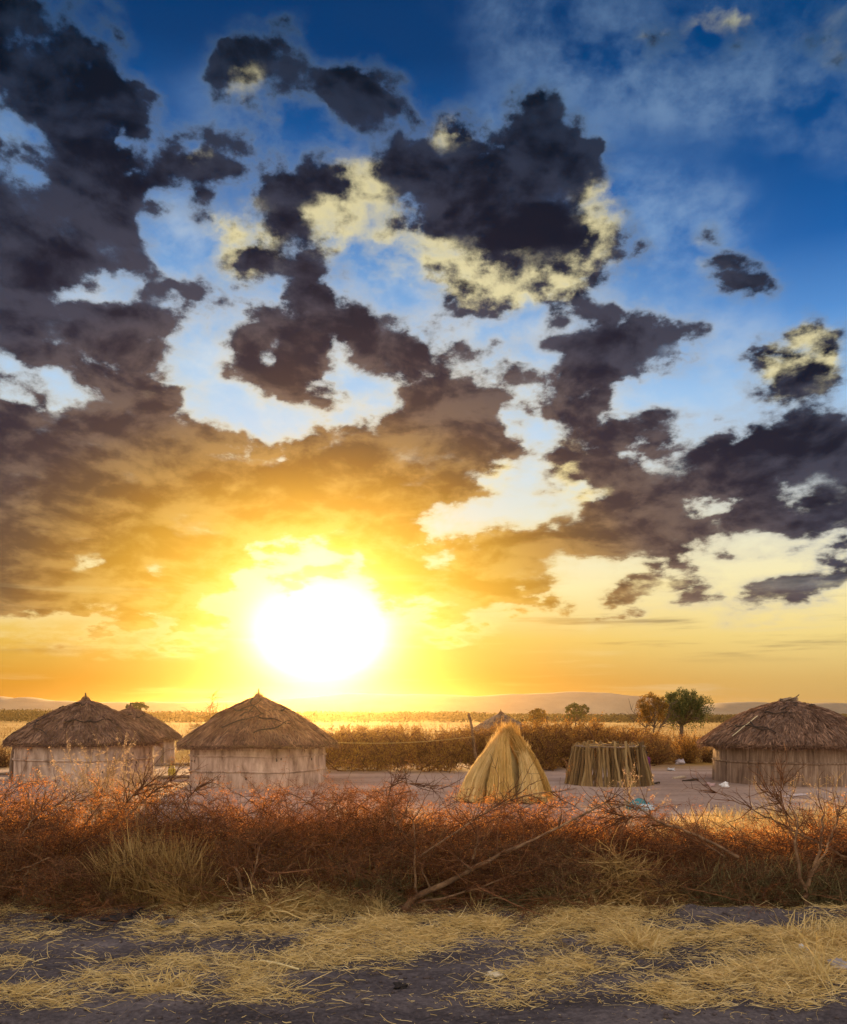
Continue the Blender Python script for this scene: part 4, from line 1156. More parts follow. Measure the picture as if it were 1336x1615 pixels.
# ------------------------------------------------------------------ trees
def make_tree(label, px, base_y_Y, crown_px, trunks, leaf, seed, n_leaf, leaf_size, droop=0.0, group=None, blobs=None, density=1.0):
    """crown_px: (x0, x1, y_top, y_bottom) in the photo; the tree stands at depth Y."""
    rng = np.random.default_rng(seed); Y = base_y_Y
    x0, _, ztop = at(crown_px[0], crown_px[2], Y); x1, _, zbot = at(crown_px[1], crown_px[3], Y)
    X = (px - CXP) / FPX * Y
    root = thing('tree', label, 'tree', (X, Y, 0), 0, group)
    cx = (x0 + x1) / 2 - X; w = (x1 - x0) / 2; h = ztop - zbot
    tk = Acc(); ends = []
    for tx, lean, r in trunks:
        fork = np.array([tx + lean * 0.5, 0, max(0.35, zbot * 0.85)])
        P = smoothline([(tx, 0, -0.1), (tx + lean * 0.2, 0.02, fork[2] * 0.5), fork], 8)
        tk.tubes(P[None], np.linspace(r * 1.25, r * 0.8, 8)[None], 9)
        m = 7
        D = np.stack([rng.normal(lean * 0.7, 0.75, m), rng.normal(0, .7, m), rng.uniform(0.5, 1.2, m)], -1)
        B = grow(rng, np.repeat(fork[None], m, 0), D, rng.uniform(0.7, 1.1, m) * h * 0.8, 7, 0.13, 0.01)
        tk.tubes(B, np.linspace(r * 0.6, r * 0.18, 7)[None], 6); ends.append(B)
    B = np.concatenate(ends)
    S, D = sprout(rng, B, 70, 0.8, 0.35)
    B2 = grow(rng, S, D, rng.uniform(0.2, 0.5, 70) * h, 5, 0.18)
    tk.tubes(B2, np.linspace(0.02, 0.006, 5)[None] * h / 2.2, 4)
    tk.build('trunk', M_BARK, root)
    # leaf clumps through the crown
    nc = int(135 * density); C = []
    while len(C) < nc:
        p = rng.uniform(-1, 1, 3)
        r = np.linalg.norm(p)
        if r > 0.97 or r < 0.35: continue
        z = zbot + h * (0.5 + 0.5 * p[2])
        if p[2] < -0.35 and rng.random() < 0.35: continue
        C.append((cx + p[0] * w, p[1] * w * 0.9, z))
    C = np.array(C)
    per = n_leaf // nc
    Q = np.repeat(C, per, 0); s = np.repeat(rng.uniform(0.10, 0.18, nc), per)[:, None] * w * 1.0
    off = rng.normal(0, 1, Q.shape); off = unit(off) * (rng.random((len(Q), 1)) ** 0.5)
    Q = Q + off * s * np.array([1.15, 1.15, 0.85])
    if droop:
        Q[:, 2] -= droop * rng.random(len(Q)) ** 3 * h * 0.5
    Acc().leaves(Q, rng.uniform(0.6, 1.3, len(Q)) * leaf_size, rng, 0.5).build('crown', leaf, root, smooth=False)
    return root


make_tree('large dark green tree with a dense round crown behind the yard bushes', 1074, 52, (1040, 1122, 1086, 1137), ((0.0, 0.1, 0.13),), M_TREELEAF, 41, 15000, 0.10, droop=0.8)
make_tree('thinner orange-green tree on slanting stems, leaning against the large tree', 1024, 49, (1003, 1054, 1090, 1141), ((-0.25, 0.15, 0.045), (0.1, 0.35, 0.05), (0.32, 0.5, 0.04)), M_TREEGOLD, 42, 7500, 0.085, droop=0.5, density=0.9)
make_tree('small flat-crowned tree alone on the yellow plain left of the large tree', 908, 165, (889, 929, 1108, 1136), ((0.0, 0.1, 0.16),), M_TREELEAF, 43, 4200, 0.26, density=0.8)
make_tree('low bushy tree on the plain just right of the far grey roof', 846, 150, (832, 862, 1116, 1146), ((0.0, 0.0, 0.14),), M_TREEGOLD, 44, 4200, 0.24, density=0.8)
make_tree('small dark tree whose crown shows over the half hidden hut', 217, 75, (198, 234, 1107, 1122), ((0.0, 0.1, 0.08),), M_TREELEAF, 45, 2200, 0.11, density=0.5)


def bare_tree():
    rng = np.random.default_rng(46); Y = 60; X = (335 - CXP) / FPX * Y
    root = thing('bare_tree', 'leafless thorn tree standing left of the pointed thatched roof', 'tree', (X, Y, 0))
    a = Acc(); a.tubes(smoothline([(0, 0, -.1), (0.06, 0, 0.5), (0.02, 0, 1.0)], 6)[None], np.linspace(.09, .06, 6)[None], 8)
    S = np.repeat(np.array([[0.02, 0, 0.95]]), 9, 0)
    D = np.stack([rng.normal(0, 0.9, 9), rng.normal(0, .6, 9), rng.uniform(0.5, 1.0, 9)], -1)
    B = grow(rng, S, D, rng.uniform(1.2, 2.3, 9), 8, 0.2, 0.0); a.tubes(B, np.linspace(.035, .014, 8)[None], 5)
    a.build('trunk', M_BARK, root)
    b = Acc(); S, D = sprout(rng, B, 90, 0.8, 0.3); B2 = grow(rng, S, D, rng.uniform(0.4, 1.0, 90), 6, 0.25); b.tubes(B2, np.linspace(.016, .008, 6)[None], 4)
    S, D = sprout(rng, B2, 260, 0.9, 0.2); B3 = grow(rng, S, D, rng.uniform(0.15, 0.45, 260), 4, 0.3); b.tubes(B3, np.linspace(.010, .006, 4)[None], 3)
    S, D = sprout(rng, B3, 900, 0.9, 0.2); b.leaves(S, 0.05, rng)
    b.build('crown', M_TREEGOLD, root)


bare_tree()


# ------------------------------------------------------------------ heaps of cut thorn
def heap_meshes(seed, w, d, h, n1, n2, n3, nleaf, leaf_size, lean, r1, leafmat, twigmat=M_TWIG, up=0.0):
    """Twig mesh and leaf mesh of one heap of thorn branches, centred on its foot."""
    rng = np.random.default_rng(seed)
    S = np.stack([rng.uniform(-w, w, n1), rng.uniform(-d, d, n1), rng.uniform(0, 0.65, n1) * h], -1)
    D = np.stack([rng.normal(lean, 0.9, n1), rng.normal(0, 0.45, n1), rng.uniform(0.02, 0.7, n1) + up], -1)
    P = grow(rng, S, D, rng.uniform(0.5, 1.35, n1) * h * 1.05, 8, 0.15, -0.05 + up * 0.06)
    P[:, :, 2] = np.where(P[:, :, 2] > h * 1.12, h * 1.12 + (P[:, :, 2] - h * 1.12) * 0.25, P[:, :, 2])
    P[:, :, 2] = np.maximum(P[:, :, 2], 0.0)
    a = Acc().tubes(P, np.linspace(r1, r1 * 0.4, 8)[None] * np.clip(rng.lognormal(-0.15, 0.45, (n1, 1)), 0.4, 2.2), 5)
    S, D = sprout(rng, P, n2, 0.75); P2 = grow(rng, S, D, rng.uniform(0.15, 0.45, n2) * h, 6, 0.2, -0.01)
    a.tubes(P2, np.linspace(r1 * 0.42, r1 * 0.2, 6)[None], 4)
    S, D = sprout(rng, np.concatenate([P2[:, ::1]]), n3, 0.9); P3 = grow(rng, S, D, rng.uniform(0.06, 0.2, n3) * h, 4, 0.25)
    a.tubes(P3, np.linspace(r1 * 0.24, r1 * 0.1, 4)[None], 3)
    tw = a.mesh('brush_heap'); tw.materials.append(twigmat)
    leafy = P3[fbm(P3[:, 0, 0] * 1.0 + seed, P3[:, 0, 2] + P3[:, 0, 1], 3.2, 2, seed) > 0.47]      # leaves hold on in clumps
    q = np.concatenate([P2[:200].reshape(-1, 3), leafy.reshape(-1, 3), leafy.reshape(-1, 3)])
    C = q[rng.integers(0, len(q), nleaf)] + rng.normal(0, 0.02 * h, (nleaf, 3))
    C[:, 2] = np.maximum(C[:, 2], 0.01)
    lf = Acc().leaves(C, rng.uniform(0.5, 1.4, nleaf) * leaf_size, rng, 0.42).mesh('dry_leaves', False); lf.materials.append(leafmat)
    return tw, lf


def put_heap(root, var, loc, rz, sc, leafmat=None):
    tw, lf = var
    o = bpy.data.objects.new('brush_heap', tw); COL.objects.link(o); o.parent = root
    o.location = loc; o.rotation_euler = (0, 0, rz); o.scale = sc
    l = bpy.data.objects.new('dry_leaves', lf); COL.objects.link(l); l.parent = o
    if leafmat:
        l.material_slots[0].link = 'OBJECT'; l.material_slots[0].material = leafmat
    return o


def front_fence():
    rng = np.random.default_rng(61)
    root = thing('thorn_fence', 'long low fence of piled red brown thorn branches along the front of the yard', 'thorn fence', (0, 10.3, 0))
    vs = [heap_meshes(200 + k, 0.75, 0.55, 1.0, 90, 800, 3200, 22000, 0.019, 0.45, 0.0075, M_BRUSHLEAF) for k in range(4)]
    topx = np.array([-300, 0, 100, 220, 330, 450, 560, 650, 760, 880, 1000, 1100, 1200, 1336, 1600]); topy = np.array([1246, 1248, 1248, 1264, 1248, 1256, 1258, 1266, 1270, 1268, 1290, 1312, 1305, 1270, 1260])
    for row, (Yr, dz, stepx) in enumerate(((9.75, 0.64, 0.66), (10.45, 0.96, 0.62), (11.1, 1.03, 0.70))):
        for x in np.arange(-6.2, 6.3, stepx):
            xx = x + rng.normal(0, 0.12); yy = Yr + rng.normal(0, 0.10)
            px = CXP + FPX * xx / yy
            top = EYE + (HYP - np.interp(px, topx, topy)) / FPX * yy
            s = max(0.35, top * dz * rng.uniform(0.80, 0.98) / 1.04)
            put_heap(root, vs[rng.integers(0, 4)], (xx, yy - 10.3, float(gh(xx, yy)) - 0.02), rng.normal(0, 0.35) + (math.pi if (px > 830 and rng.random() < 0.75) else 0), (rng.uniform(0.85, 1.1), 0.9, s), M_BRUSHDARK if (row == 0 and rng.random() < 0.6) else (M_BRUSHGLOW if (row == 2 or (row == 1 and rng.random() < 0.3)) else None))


front_fence()


def rear_fences():
    rng = np.random.default_rng(62)
    vs = [heap_meshes(300 + k, 1.0, 0.7, 1.0, 60, 420, 1500, 5600, 0.050, 0.0, 0.016, M_REARLEAF, up=0.25) for k in range(3)]

    def run(label, pts, heights, n, name='thorn_fence'):
        p = smoothline(pts, n); hs = np.interp(np.linspace(0, 1, n), np.linspace(0, 1, len(heights)), heights)
        base = np.array([p[:, 0].mean(), p[:, 1].mean(), 0.0])
        root = thing(name, label, 'thorn fence', base)
        for k in range(n):
            for dy in (0, 0.9):
                q = p[k] + np.array([rng.normal(0, .2), dy + rng.normal(0, .2), 0]) - base
                s = hs[k] * rng.uniform(0.85, 1.08)
                put_heap(root, vs[rng.integers(0, 3)], tuple(q), rng.uniform(0, 6.28), (rng.uniform(0.9, 1.15), 0.9, s))
        return root
    W = lambda px, Y: ((px - CXP) / FPX * Y, Y, 0)
    run('golden brown thorn fence behind the yard between the pointed hut and the straw stack', [W(470, 32.4), W(560, 32.2), W(650, 31.9), W(760, 32.0), W(850, 32.6)], [1.05, 1.14, 1.14, 1.18, 1.18], 11)
    run('reddish thorn fence behind the yard between the straw stack and the stick pen', [W(815, 33.4), W(870, 33.6), W(930, 34.2), W(985, 35.2)], [1.22, 1.34, 1.28, 1.05], 6)
    run('line of brown thorn brush outside the yard, left of the large tree', [W(930, 43), W(985, 43), W(1040, 43)], [0.85, 1.0, 0.72], 4)


rear_fences()


def make_bush(label, px, Y, w, h, seed, mat, n=9000, ls=0.05):
    rng = np.random.default_rng(seed); X = (px - CXP) / FPX * Y
    root = thing('bush', label, 'bush', (X, Y, 0), 0)
    m = 60
    S = np.stack([rng.normal(0, .15, m), rng.normal(0, .15, m), np.zeros(m)], -1)
    D = np.stack([rng.normal(0, .7, m), rng.normal(0, .6, m), np.ones(m)], -1)
    P = grow(rng, S, D, rng.uniform(0.7, 1.1, m) * h, 7, 0.12, 0.0)
    P[:, :, 0] *= w / h / 0.8
    a = Acc().tubes(P, np.linspace(.016, .006, 7)[None], 4)
    S, D = sprout(rng, P, 500, 0.8, 0.2); P2 = grow(rng, S, D, rng.uniform(0.15, 0.4, 500) * h, 5, 0.2); a.tubes(P2, np.linspace(.007, .003, 5)[None], 3)
    a.build('stems', M_TWIG, root)
    q = P2.reshape(-1, 3); C = q[rng.integers(0, len(q), n)] + rng.normal(0, 0.05, (n, 3)); C[:, 2] = np.abs(C[:, 2])
    Acc().leaves(C, rng.uniform(.5, 1.4, n) * ls, rng, 0.45).build('leaves_or_seed_heads', mat, root, smooth=False)


make_bush('golden bush right behind the stick pen, below the slanting stems', 1035, 36.4, 0.85, 1.2, 71, M_BUSH)
make_bush('rusty brown bush below the trunk of the large tree', 1082, 37.0, 0.95, 1.22, 72, M_REARLEAF)
make_bush('small grey green bush at the far left edge beyond the leftmost hut', -2, 34, 0.7, 0.75, 73, M_BUSH, 4000)
make_bush('small thorny bush against the left eave of the brown hut', 1118, 37.5, 0.5, 0.7, 74, M_BUSH, 3000)


def wispy(label, px, py_base, h, w, seed, mat, n=34, heads=2600):
    rng = np.random.default_rng(seed); x, y = gp(px, py_base)
    root = thing('weed', label, 'weed', (x, y, float(gh(x, y))))
    S = np.stack([rng.normal(0, w * .25, n), rng.normal(0, w * .2, n), np.zeros(n)], -1)
    D = np.stack([rng.normal(0, .35, n), rng.normal(0, .3, n), np.ones(n)], -1)
    P = grow(rng, S, D, rng.uniform(.6, 1.1, n) * h, 8, 0.09)
    a = Acc().tubes(P, np.linspace(.006, .003, 8)[None], 4)
    S, D = sprout(rng, P, n * 9, 0.6, 0.35); P2 = grow(rng, S, D, rng.uniform(.1, .3, n * 9) * h, 5, 0.2); a.tubes(P2, 0.0022, 3)
    a.build('stems', M_DRYGRASS, root)
    q = P2[:, 1:].reshape(-1, 3); C = q[rng.integers(0, len(q), heads)] + rng.normal(0, .012, (heads, 3))
    Acc().leaves(C, rng.uniform(.5, 1.5, heads) * 0.019, rng, 0.6).build('leaves_or_seed_heads', mat, root, smooth=False)  # the weed's seed heads, all in one mesh


M_HEADS = island_mat('pale_seed_head', [(0.0, (0.36, 0.22, 0.13)), (0.5, (0.56, 0.38, 0.24)), (1.0, (0.78, 0.60, 0.42))], trans=0.45)
wispy('tall wispy pale weed in front of the leftmost hut', 160, 1322, 1.42, 0.85, 81, M_HEADS, 60, 11000)
wispy('low wispy weed in front of the right end of the leftmost hut', 222, 1290, 0.95, 0.5, 82, M_HEADS, 24, 2600)
wispy('pinkish weed standing in front of the stick pen', 984, 1330, 1.0, 0.22, 83, M_HEADS, 14, 1500)
wispy('thin weed in front of the brown hut, near the white strip', 1232, 1300, 0.85, 0.25, 84, M_HEADS, 10, 400)
wispy('sparse weed in front of the brown hut at the right edge', 1316, 1310, 0.95, 0.5, 85, M_HEADS, 18, 800)


# ------------------------------------------------------------------ bare branches thrown against the fence
def branch(label, main, r0, r1, sides=(), twigs=60, seed=1, tl=0.35, name='bare_branch'):
    rng = np.random.default_rng(seed)
    pts = np.array([at(*p) for p in main]); base = np.array([pts[0][0], pts[0][1], 0.0])
    root = thing(name, label, 'branch', tuple(base))
    P = smoothline(pts, 22) - base
    P[1:-1] += rng.normal(0, 0.008, (20, 3))
    a = Acc().tubes(P[None], (np.linspace(r0, r1, 22) * (1 + 0.10 * rng.normal(0, 1, 22)))[None], 9, cap=True)
    a.build('limb', M_BRANCH, root)
    Ps = [np.stack([np.interp(np.linspace(0, 1, 8), np.linspace(0, 1, 22), P[:, c]) for c in range(3)], -1)]
    for s in sides:
        q = smoothline([np.array(at(*p)) for p in s[0]], 10) - base
        q[1:] += rng.normal(0, 0.006, (9, 3))
        Acc().tubes(q[None], np.linspace(s[1], s[2], 10)[None], 7, cap=True).build('side_branch', M_BRANCH, root)
        Ps.append(np.stack([np.interp(np.linspace(0, 1, 8), np.linspace(0, 1, 10), q[:, c]) for c in range(3)], -1))
    if twigs:
        Q = np.stack(Ps)
        S, D = sprout(rng, Q, twigs, 0.55, 0.45); B = grow(rng, S, D, rng.uniform(.4, 1.3, twigs) * tl, 7, 0.16, 0.01)
        t = Acc().tubes(B, np.linspace(.0055, .002, 7)[None], 4)
        S, D = sprout(rng, B, twigs * 4, 0.8); B2 = grow(rng, S, D, rng.uniform(.05, .18, twigs * 4), 4, 0.2); t.tubes(B2, np.linspace(.0028, .0014, 4)[None], 3)
        t.build('twigs', M_TWIG, root)
    return root


branch('thick forked bare branch in the middle, its butt end on the straw',
       [(636, 1437, 9.05), (655, 1417, 9.08), (682, 1402, 9.12), (728, 1382, 9.18), (760, 1362, 9.22), (800, 1342, 9.28), (838, 1326, 9.34), (890, 1300, 9.45), (955, 1266, 9.6)], 0.038, 0.008,
       (([(657, 1408, 9.1), (655, 1385, 9.05), (653, 1360, 9.04), (655, 1335, 9.06), (652, 1295, 9.15)], 0.014, 0.005),
        ([(678, 1400, 9.12), (668, 1378, 9.08), (656, 1358, 9.1)], 0.012, 0.006),
        ([(744, 1372, 9.2), (728, 1360, 9.1), (720, 1350, 9.05)], 0.016, 0.008),
        ([(746, 1354, 9.2), (750, 1335, 9.15), (754, 1318, 9.2)], 0.014, 0.007),
        ([(656, 1424, 9.1), (700, 1416, 9.1), (745, 1405, 9.1), (790, 1388, 9.15), (820, 1372, 9.2)], 0.015, 0.006),
        ([(660, 1352, 9.1), (705, 1322, 9.15), (760, 1285, 9.25), (812, 1260, 9.4), (868, 1247, 9.6)], 0.011, 0.005)), 110, 1, 0.45)
branch('stout reddish fallen branch in the dry grass left of the middle', [(346, 1438, 9.05), (372, 1418, 9.1), (396, 1402, 9.15), (420, 1390, 9.3), (450, 1384, 9.5)], 0.046, 0.022,
       (([(384, 1408, 9.15), (378, 1392, 9.05), (376, 1376, 9.0), (368, 1370, 9.0)], 0.024, 0.014), ([(392, 1402, 9.15), (402, 1370, 9.1), (410, 1335, 9.15)], 0.014, 0.006)), 24, 2, 0.3)
branch('upright forked sapling at the right end of the fence', [(1271, 1437, 9.0), (1271, 1412, 9.0), (1273, 1395, 9.0), (1282, 1376, 9.02), (1292, 1352, 9.1), (1296, 1318, 9.2), (1300, 1285, 9.3)], 0.030, 0.009,
       (([(1271, 1402, 9.0), (1262, 1385, 8.98), (1257, 1350, 9.0), (1254, 1322, 9.05), (1259, 1300, 9.1), (1251, 1278, 9.2)], 0.020, 0.008), ([(1284, 1372, 9.02), (1298, 1350, 9.0), (1310, 1322, 9.05), (1322, 1290, 9.15)], 0.014, 0.006)), 40, 3, 0.34)
branch('arching reddish twig rising above the fence in front of the bare yard', [(632, 1310, 10.0), (618, 1284, 10.0), (612, 1260, 10.0), (617, 1240, 10.0), (628, 1228, 10.0)], 0.012, 0.004,
       (([(628, 1300, 10.0), (640, 1278, 9.95), (648, 1255, 9.95), (640, 1236, 10.0), (629, 1230, 10.0)], 0.007, 0.003), ([(628, 1230, 10), (650, 1238, 10), (690, 1244, 10.05)], 0.005, 0.002)), 26, 4, 0.3)
branch('long dark branch slanting down to the right in front of the yellow grass', [(1165, 1352, 9.5), (1120, 1328, 9.55), (1075, 1306, 9.6), (1040, 1296, 9.7), (1010, 1276, 9.8), (985, 1270, 9.9), (955, 1274, 10)], 0.018, 0.004,
       (([(1142, 1350, 9.5), (1118, 1335, 9.55), (1090, 1322, 9.6)], 0.010, 0.005), ([(1010, 1278, 9.8), (996, 1290, 9.75), (972, 1284, 9.8)], 0.006, 0.003)), 70, 5, 0.5)
branch('pale thin branch low in the fence at the left edge', [(0, 1392, 9.3), (8, 1378, 9.25), (40, 1370, 9.2), (78, 1352, 9.25)], 0.014, 0.006, (([(45, 1370, 9.2), (34, 1390, 9.2), (15, 1402, 9.2)], 0.009, 0.004), ([(2, 1390, 9.3), (12, 1366, 9.25), (20, 1348, 9.3)], 0.010, 0.005)), 20, 6, 0.3)
branch('reddish slanting branch in the left part of the fence, bare of leaves', [(25, 1332, 9.4), (40, 1310, 9.45), (60, 1285, 9.55), (110, 1262, 9.8)], 0.010, 0.004, (), 24, 7, 0.4)
branch('dark twiggy branch over the right end of the fence below the brown hut', [(1336, 1352, 9.6), (1290, 1330, 9.7), (1230, 1300, 9.8), (1180, 1272, 10), (1130, 1250, 10.2)], 0.013, 0.004,
       (([(1270, 1322, 9.7), (1240, 1280, 9.9), (1214, 1250, 10)], 0.008, 0.003), ([(1250, 1310, 9.8), (1230, 1262, 9.9), (1236, 1238, 10)], 0.007, 0.003)), 60, 8, 0.34)
branch('thin dark twigs pointing right above the fence, below the lit ground between huts', [(190, 1300, 10.2), (215, 1275, 10.2), (240, 1252, 10.2), (268, 1232, 10.2)], 0.010, 0.003,
       (([(175, 1298, 10.2), (195, 1270, 10.2), (225, 1240, 10.25)], 0.008, 0.003), ([(270, 1290, 10.2), (300, 1255, 10.2), (318, 1238, 10.3)], 0.009, 0.003)), 60, 9, 0.4)


# ------------------------------------------------------------------ dry grass tufts and hay at the foot of the fence
def tuft(label, px, py, w, h, n, seed, mat, lean=0.0, bend=-0.05, spread=0.25, name='grass_tuft', group=None, wid=0.0095, dpt=0.12):
    rng = np.random.default_rng(seed); x, y = gp(px, py)
    S = np.stack([rng.uniform(-w, w, n), rng.normal(0, dpt, n), np.zeros(n)], -1)
    h = h * (0.55 + 0.9 * fbm(S[:, 0] * 1.0 + seed, S[:, 1], 5.0, 2, seed))
    S[:, 2] = gh(S[:, 0] + x, S[:, 1] + y)
    D = np.stack([rng.normal(lean, spread, n), rng.normal(-0.05, spread, n), np.ones(n)], -1)
    P = grow(rng, S, D, rng.uniform(.40, 1.15, n) * h, 6, 0.10, bend)
    o = Acc().ribbons(P, np.array([[1, 1, .95, .8, .6, .2]]) * wid * rng.uniform(.6, 1.4, (n, 1)), rng).build(name, mat)
    o.location = (x, y, 0)
    return tag(o, label, 'grass tuft' if name == 'grass_tuft' else 'hay', group)


tuft('tall upright dry grass clump in the left part of the fence foot', 240, 1428, 0.46, 0.68, 1500, 91, M_FENCEGRASS, dpt=0.10)
tuft('dry grass clump between the tall clump and the fallen branch', 318, 1428, 0.22, 0.52, 900, 92, M_FENCEGRASS, lean=-0.2, bend=-0.09, spread=0.5)
tuft('low bleached grass clump left of the tall clump', 108, 1424, 0.20, 0.34, 700, 93, M_DRYGRASS, lean=0.15, bend=-0.12, spread=0.5)
tuft('greyish bent grass clump leaning at the far left edge', 8, 1420, 0.2, 0.50, 420, 94, M_OLIVEGRASS, bend=-0.1, spread=0.5)
tuft('olive grass clump left of the forked branch, dark and tangled', 600, 1425, 0.32, 0.52, 900, 95, M_OLIVEGRASS, lean=-0.3, bend=-0.09, spread=0.7)
tuft('grassy clump at the right of the fence foot, behind the sapling', 1290, 1428, 0.36, 0.50, 1000, 96, M_OLIVEGRASS, bend=-0.09, spread=0.6)
tuft('olive grass clump between the hay heap and the sapling', 1160, 1426, 0.46, 0.50, 1300, 97, M_OLIVEGRASS, bend=-0.10, spread=0.7)
tuft('pale bushy clump under the fence left of the olive clump', 530, 1422, 0.2, 0.36, 650, 98, M_FENCEGRASS, lean=0.2, bend=-0.13, spread=0.6)
tuft('bleached grass clump under the fence midway between branch and hay heap', 900, 1432, 0.26, 0.34, 600, 105, M_DRYGRASS, lean=-0.2, bend=-0.12, spread=0.6)
tuft('pale grass clump at the fence foot just left of the forked branch butt', 565, 1436, 0.3, 0.24, 600, 106, M_DRYGRASS, bend=-0.12, spread=0.7)
tuft('few stiff pale stems right of the forked branch butt', 755, 1441, 0.12, 0.26, 26, 99, M_DRYGRASS, spread=0.5, bend=-0.02, wid=0.009)
tuft('yellow grass tuft on the straw in front of the hay heap', 1008, 1484, 0.17, 0.20, 320, 100, M_STRAW, bend=-0.12, spread=0.8)
tuft('small yellow tuft in the middle of the straw band', 778, 1466, 0.10, 0.14, 180, 101, M_STRAW, bend=-0.12, spread=0.8)
tuft('straggly straw tuft in the lower left straw patch', 275, 1558, 0.16, 0.16, 180, 102, M_STRAW, bend=-0.15, spread=0.9)
tuft('lone tall stalks bending over the straw at the lower right', 1292, 1556, 0.07, 0.42, 26, 103, M_STRAW, lean=-0.35, bend=-0.02, spread=0.3)
tuft('tangled grass on the dark earth ridge at the right', 1300, 1482, 0.30, 0.24, 420, 104, M_STRAW, bend=-0.12, spread=0.8)


def hay(label, px, py, w, d, h, n, seed, mat):
    rng = np.random.default_rng(seed); x, y = gp(px, py)
    th = rng.uniform(0, 2 * math.pi, n); r = np.sqrt(rng.random(n))
    X = r * np.cos(th) * w; Y = r * np.sin(th) * d
    Z = h * (1 - r ** 2) * (0.55 + 0.5 * rng.random(n)) * (0.6 + 0.8 * fbm(X + px, Y, 4, 2, seed))
    D = np.stack([rng.normal(0, 1, n), rng.normal(0, .6, n) - Y / d * .4, rng.normal(0.0, .16, n)], -1)
    P = grow(rng, np.stack([X, Y, Z], -1), D, rng.uniform(.14, .5, n), 6, 0.24, -0.05)
    P[:, :, 2] = np.maximum(P[:, :, 2], 0.0)
    o = Acc().ribbons(P, np.array([[.9, 1, 1, 1, .8, .3]]) * 0.009 * rng.uniform(.6, 1.4, (n, 1)), rng).build('hay_heap', mat)
    o.location = (x, y, float(gh(x, y)))
    tag(o, label, 'hay heap')


hay('loose heap of hay against the fence, left of the sapling', 975, 1425, 0.50, 0.45, 0.44, 2600, 111, M_FENCEGRASS)
hay('low spread of hay at the fence foot left of the forked branch', 470, 1432, 0.55, 0.22, 0.17, 1500, 112, M_DRYGRASS)
hay('flat ring of hay by the stout reddish branch', 420, 1440, 0.3, 0.15, 0.12, 600, 113, M_STRAW)
hay('small knot of hay in the dark thorn right of the forked branch', 860, 1432, 0.35, 0.25, 0.18, 700, 114, M_OLIVEGRASS)


# ------------------------------------------------------------------ straw strewn over the ground (past counting)
def straw_density(px, py):
    d = np.zeros_like(px)

    def e(cx, cy, rx, ry, v, rot=0.0):
        nonlocal d
        c, s = math.cos(R(rot)), math.sin(R(rot)); X = px - cx; Y = py - cy
        q = np.sqrt(((X * c + Y * s) / rx) ** 2 + ((-X * s + Y * c) / ry) ** 2)
        f = np.clip(1.5 - q, 0, 1) * v
        if v > 0: d = np.maximum(d, f)
        else: d = d * (1 - np.clip(1.5 - q, 0, 1) * -v)
    e(250, 1430, 440, 24, 1.25); e(60, 1450, 130, 26, 0.7); e(420, 1470, 260, 24, 0.7); e(700, 1462, 320, 30, 1.0); e(900, 1455, 220, 22, 1.0)
    e(560, 1490, 150, 26, 0.6); e(1010, 1490, 130, 40, 1.0); e(1100, 1540, 260, 44, 1.0); e(1260, 1500, 160, 44, 1.0); e(1150, 1455, 240, 14, 0.6)
    e(290, 1540, 150, 26, 0.75); e(400, 1565, 100, 18, 0.5); e(15, 1512, 40, 14, 0.6); e(60, 1572, 90, 16, 0.5); e(150, 1497, 40, 7, 0.4)
    e(735, 1517, 50, 8, 0.5); e(725, 1572, 50, 14, 0.5); e(880, 1530, 130, 26, 0.45); e(830, 1583, 40, 8, 0.6); e(470, 1520, 40, 8, 0.5)
    e(210, 1452, 210, 6, -0.9); e(480, 1458, 80, 6, -0.7); e(1200, 1455, 140, 15, -0.85); e(1150, 1516, 90, 16, -0.85); e(945, 1520, 26, 42, -0.8, -38)
    e(150, 1490, 260, 18, -0.92); e(640, 1545, 110, 24, -0.6)
    d = np.maximum(d, 0.022)
    return np.where(py > 1590, d * 0.35, d)


M_CRUMB = plain('soil_crumb', (0.085, 0.064, 0.062), 0.95, 0.3)


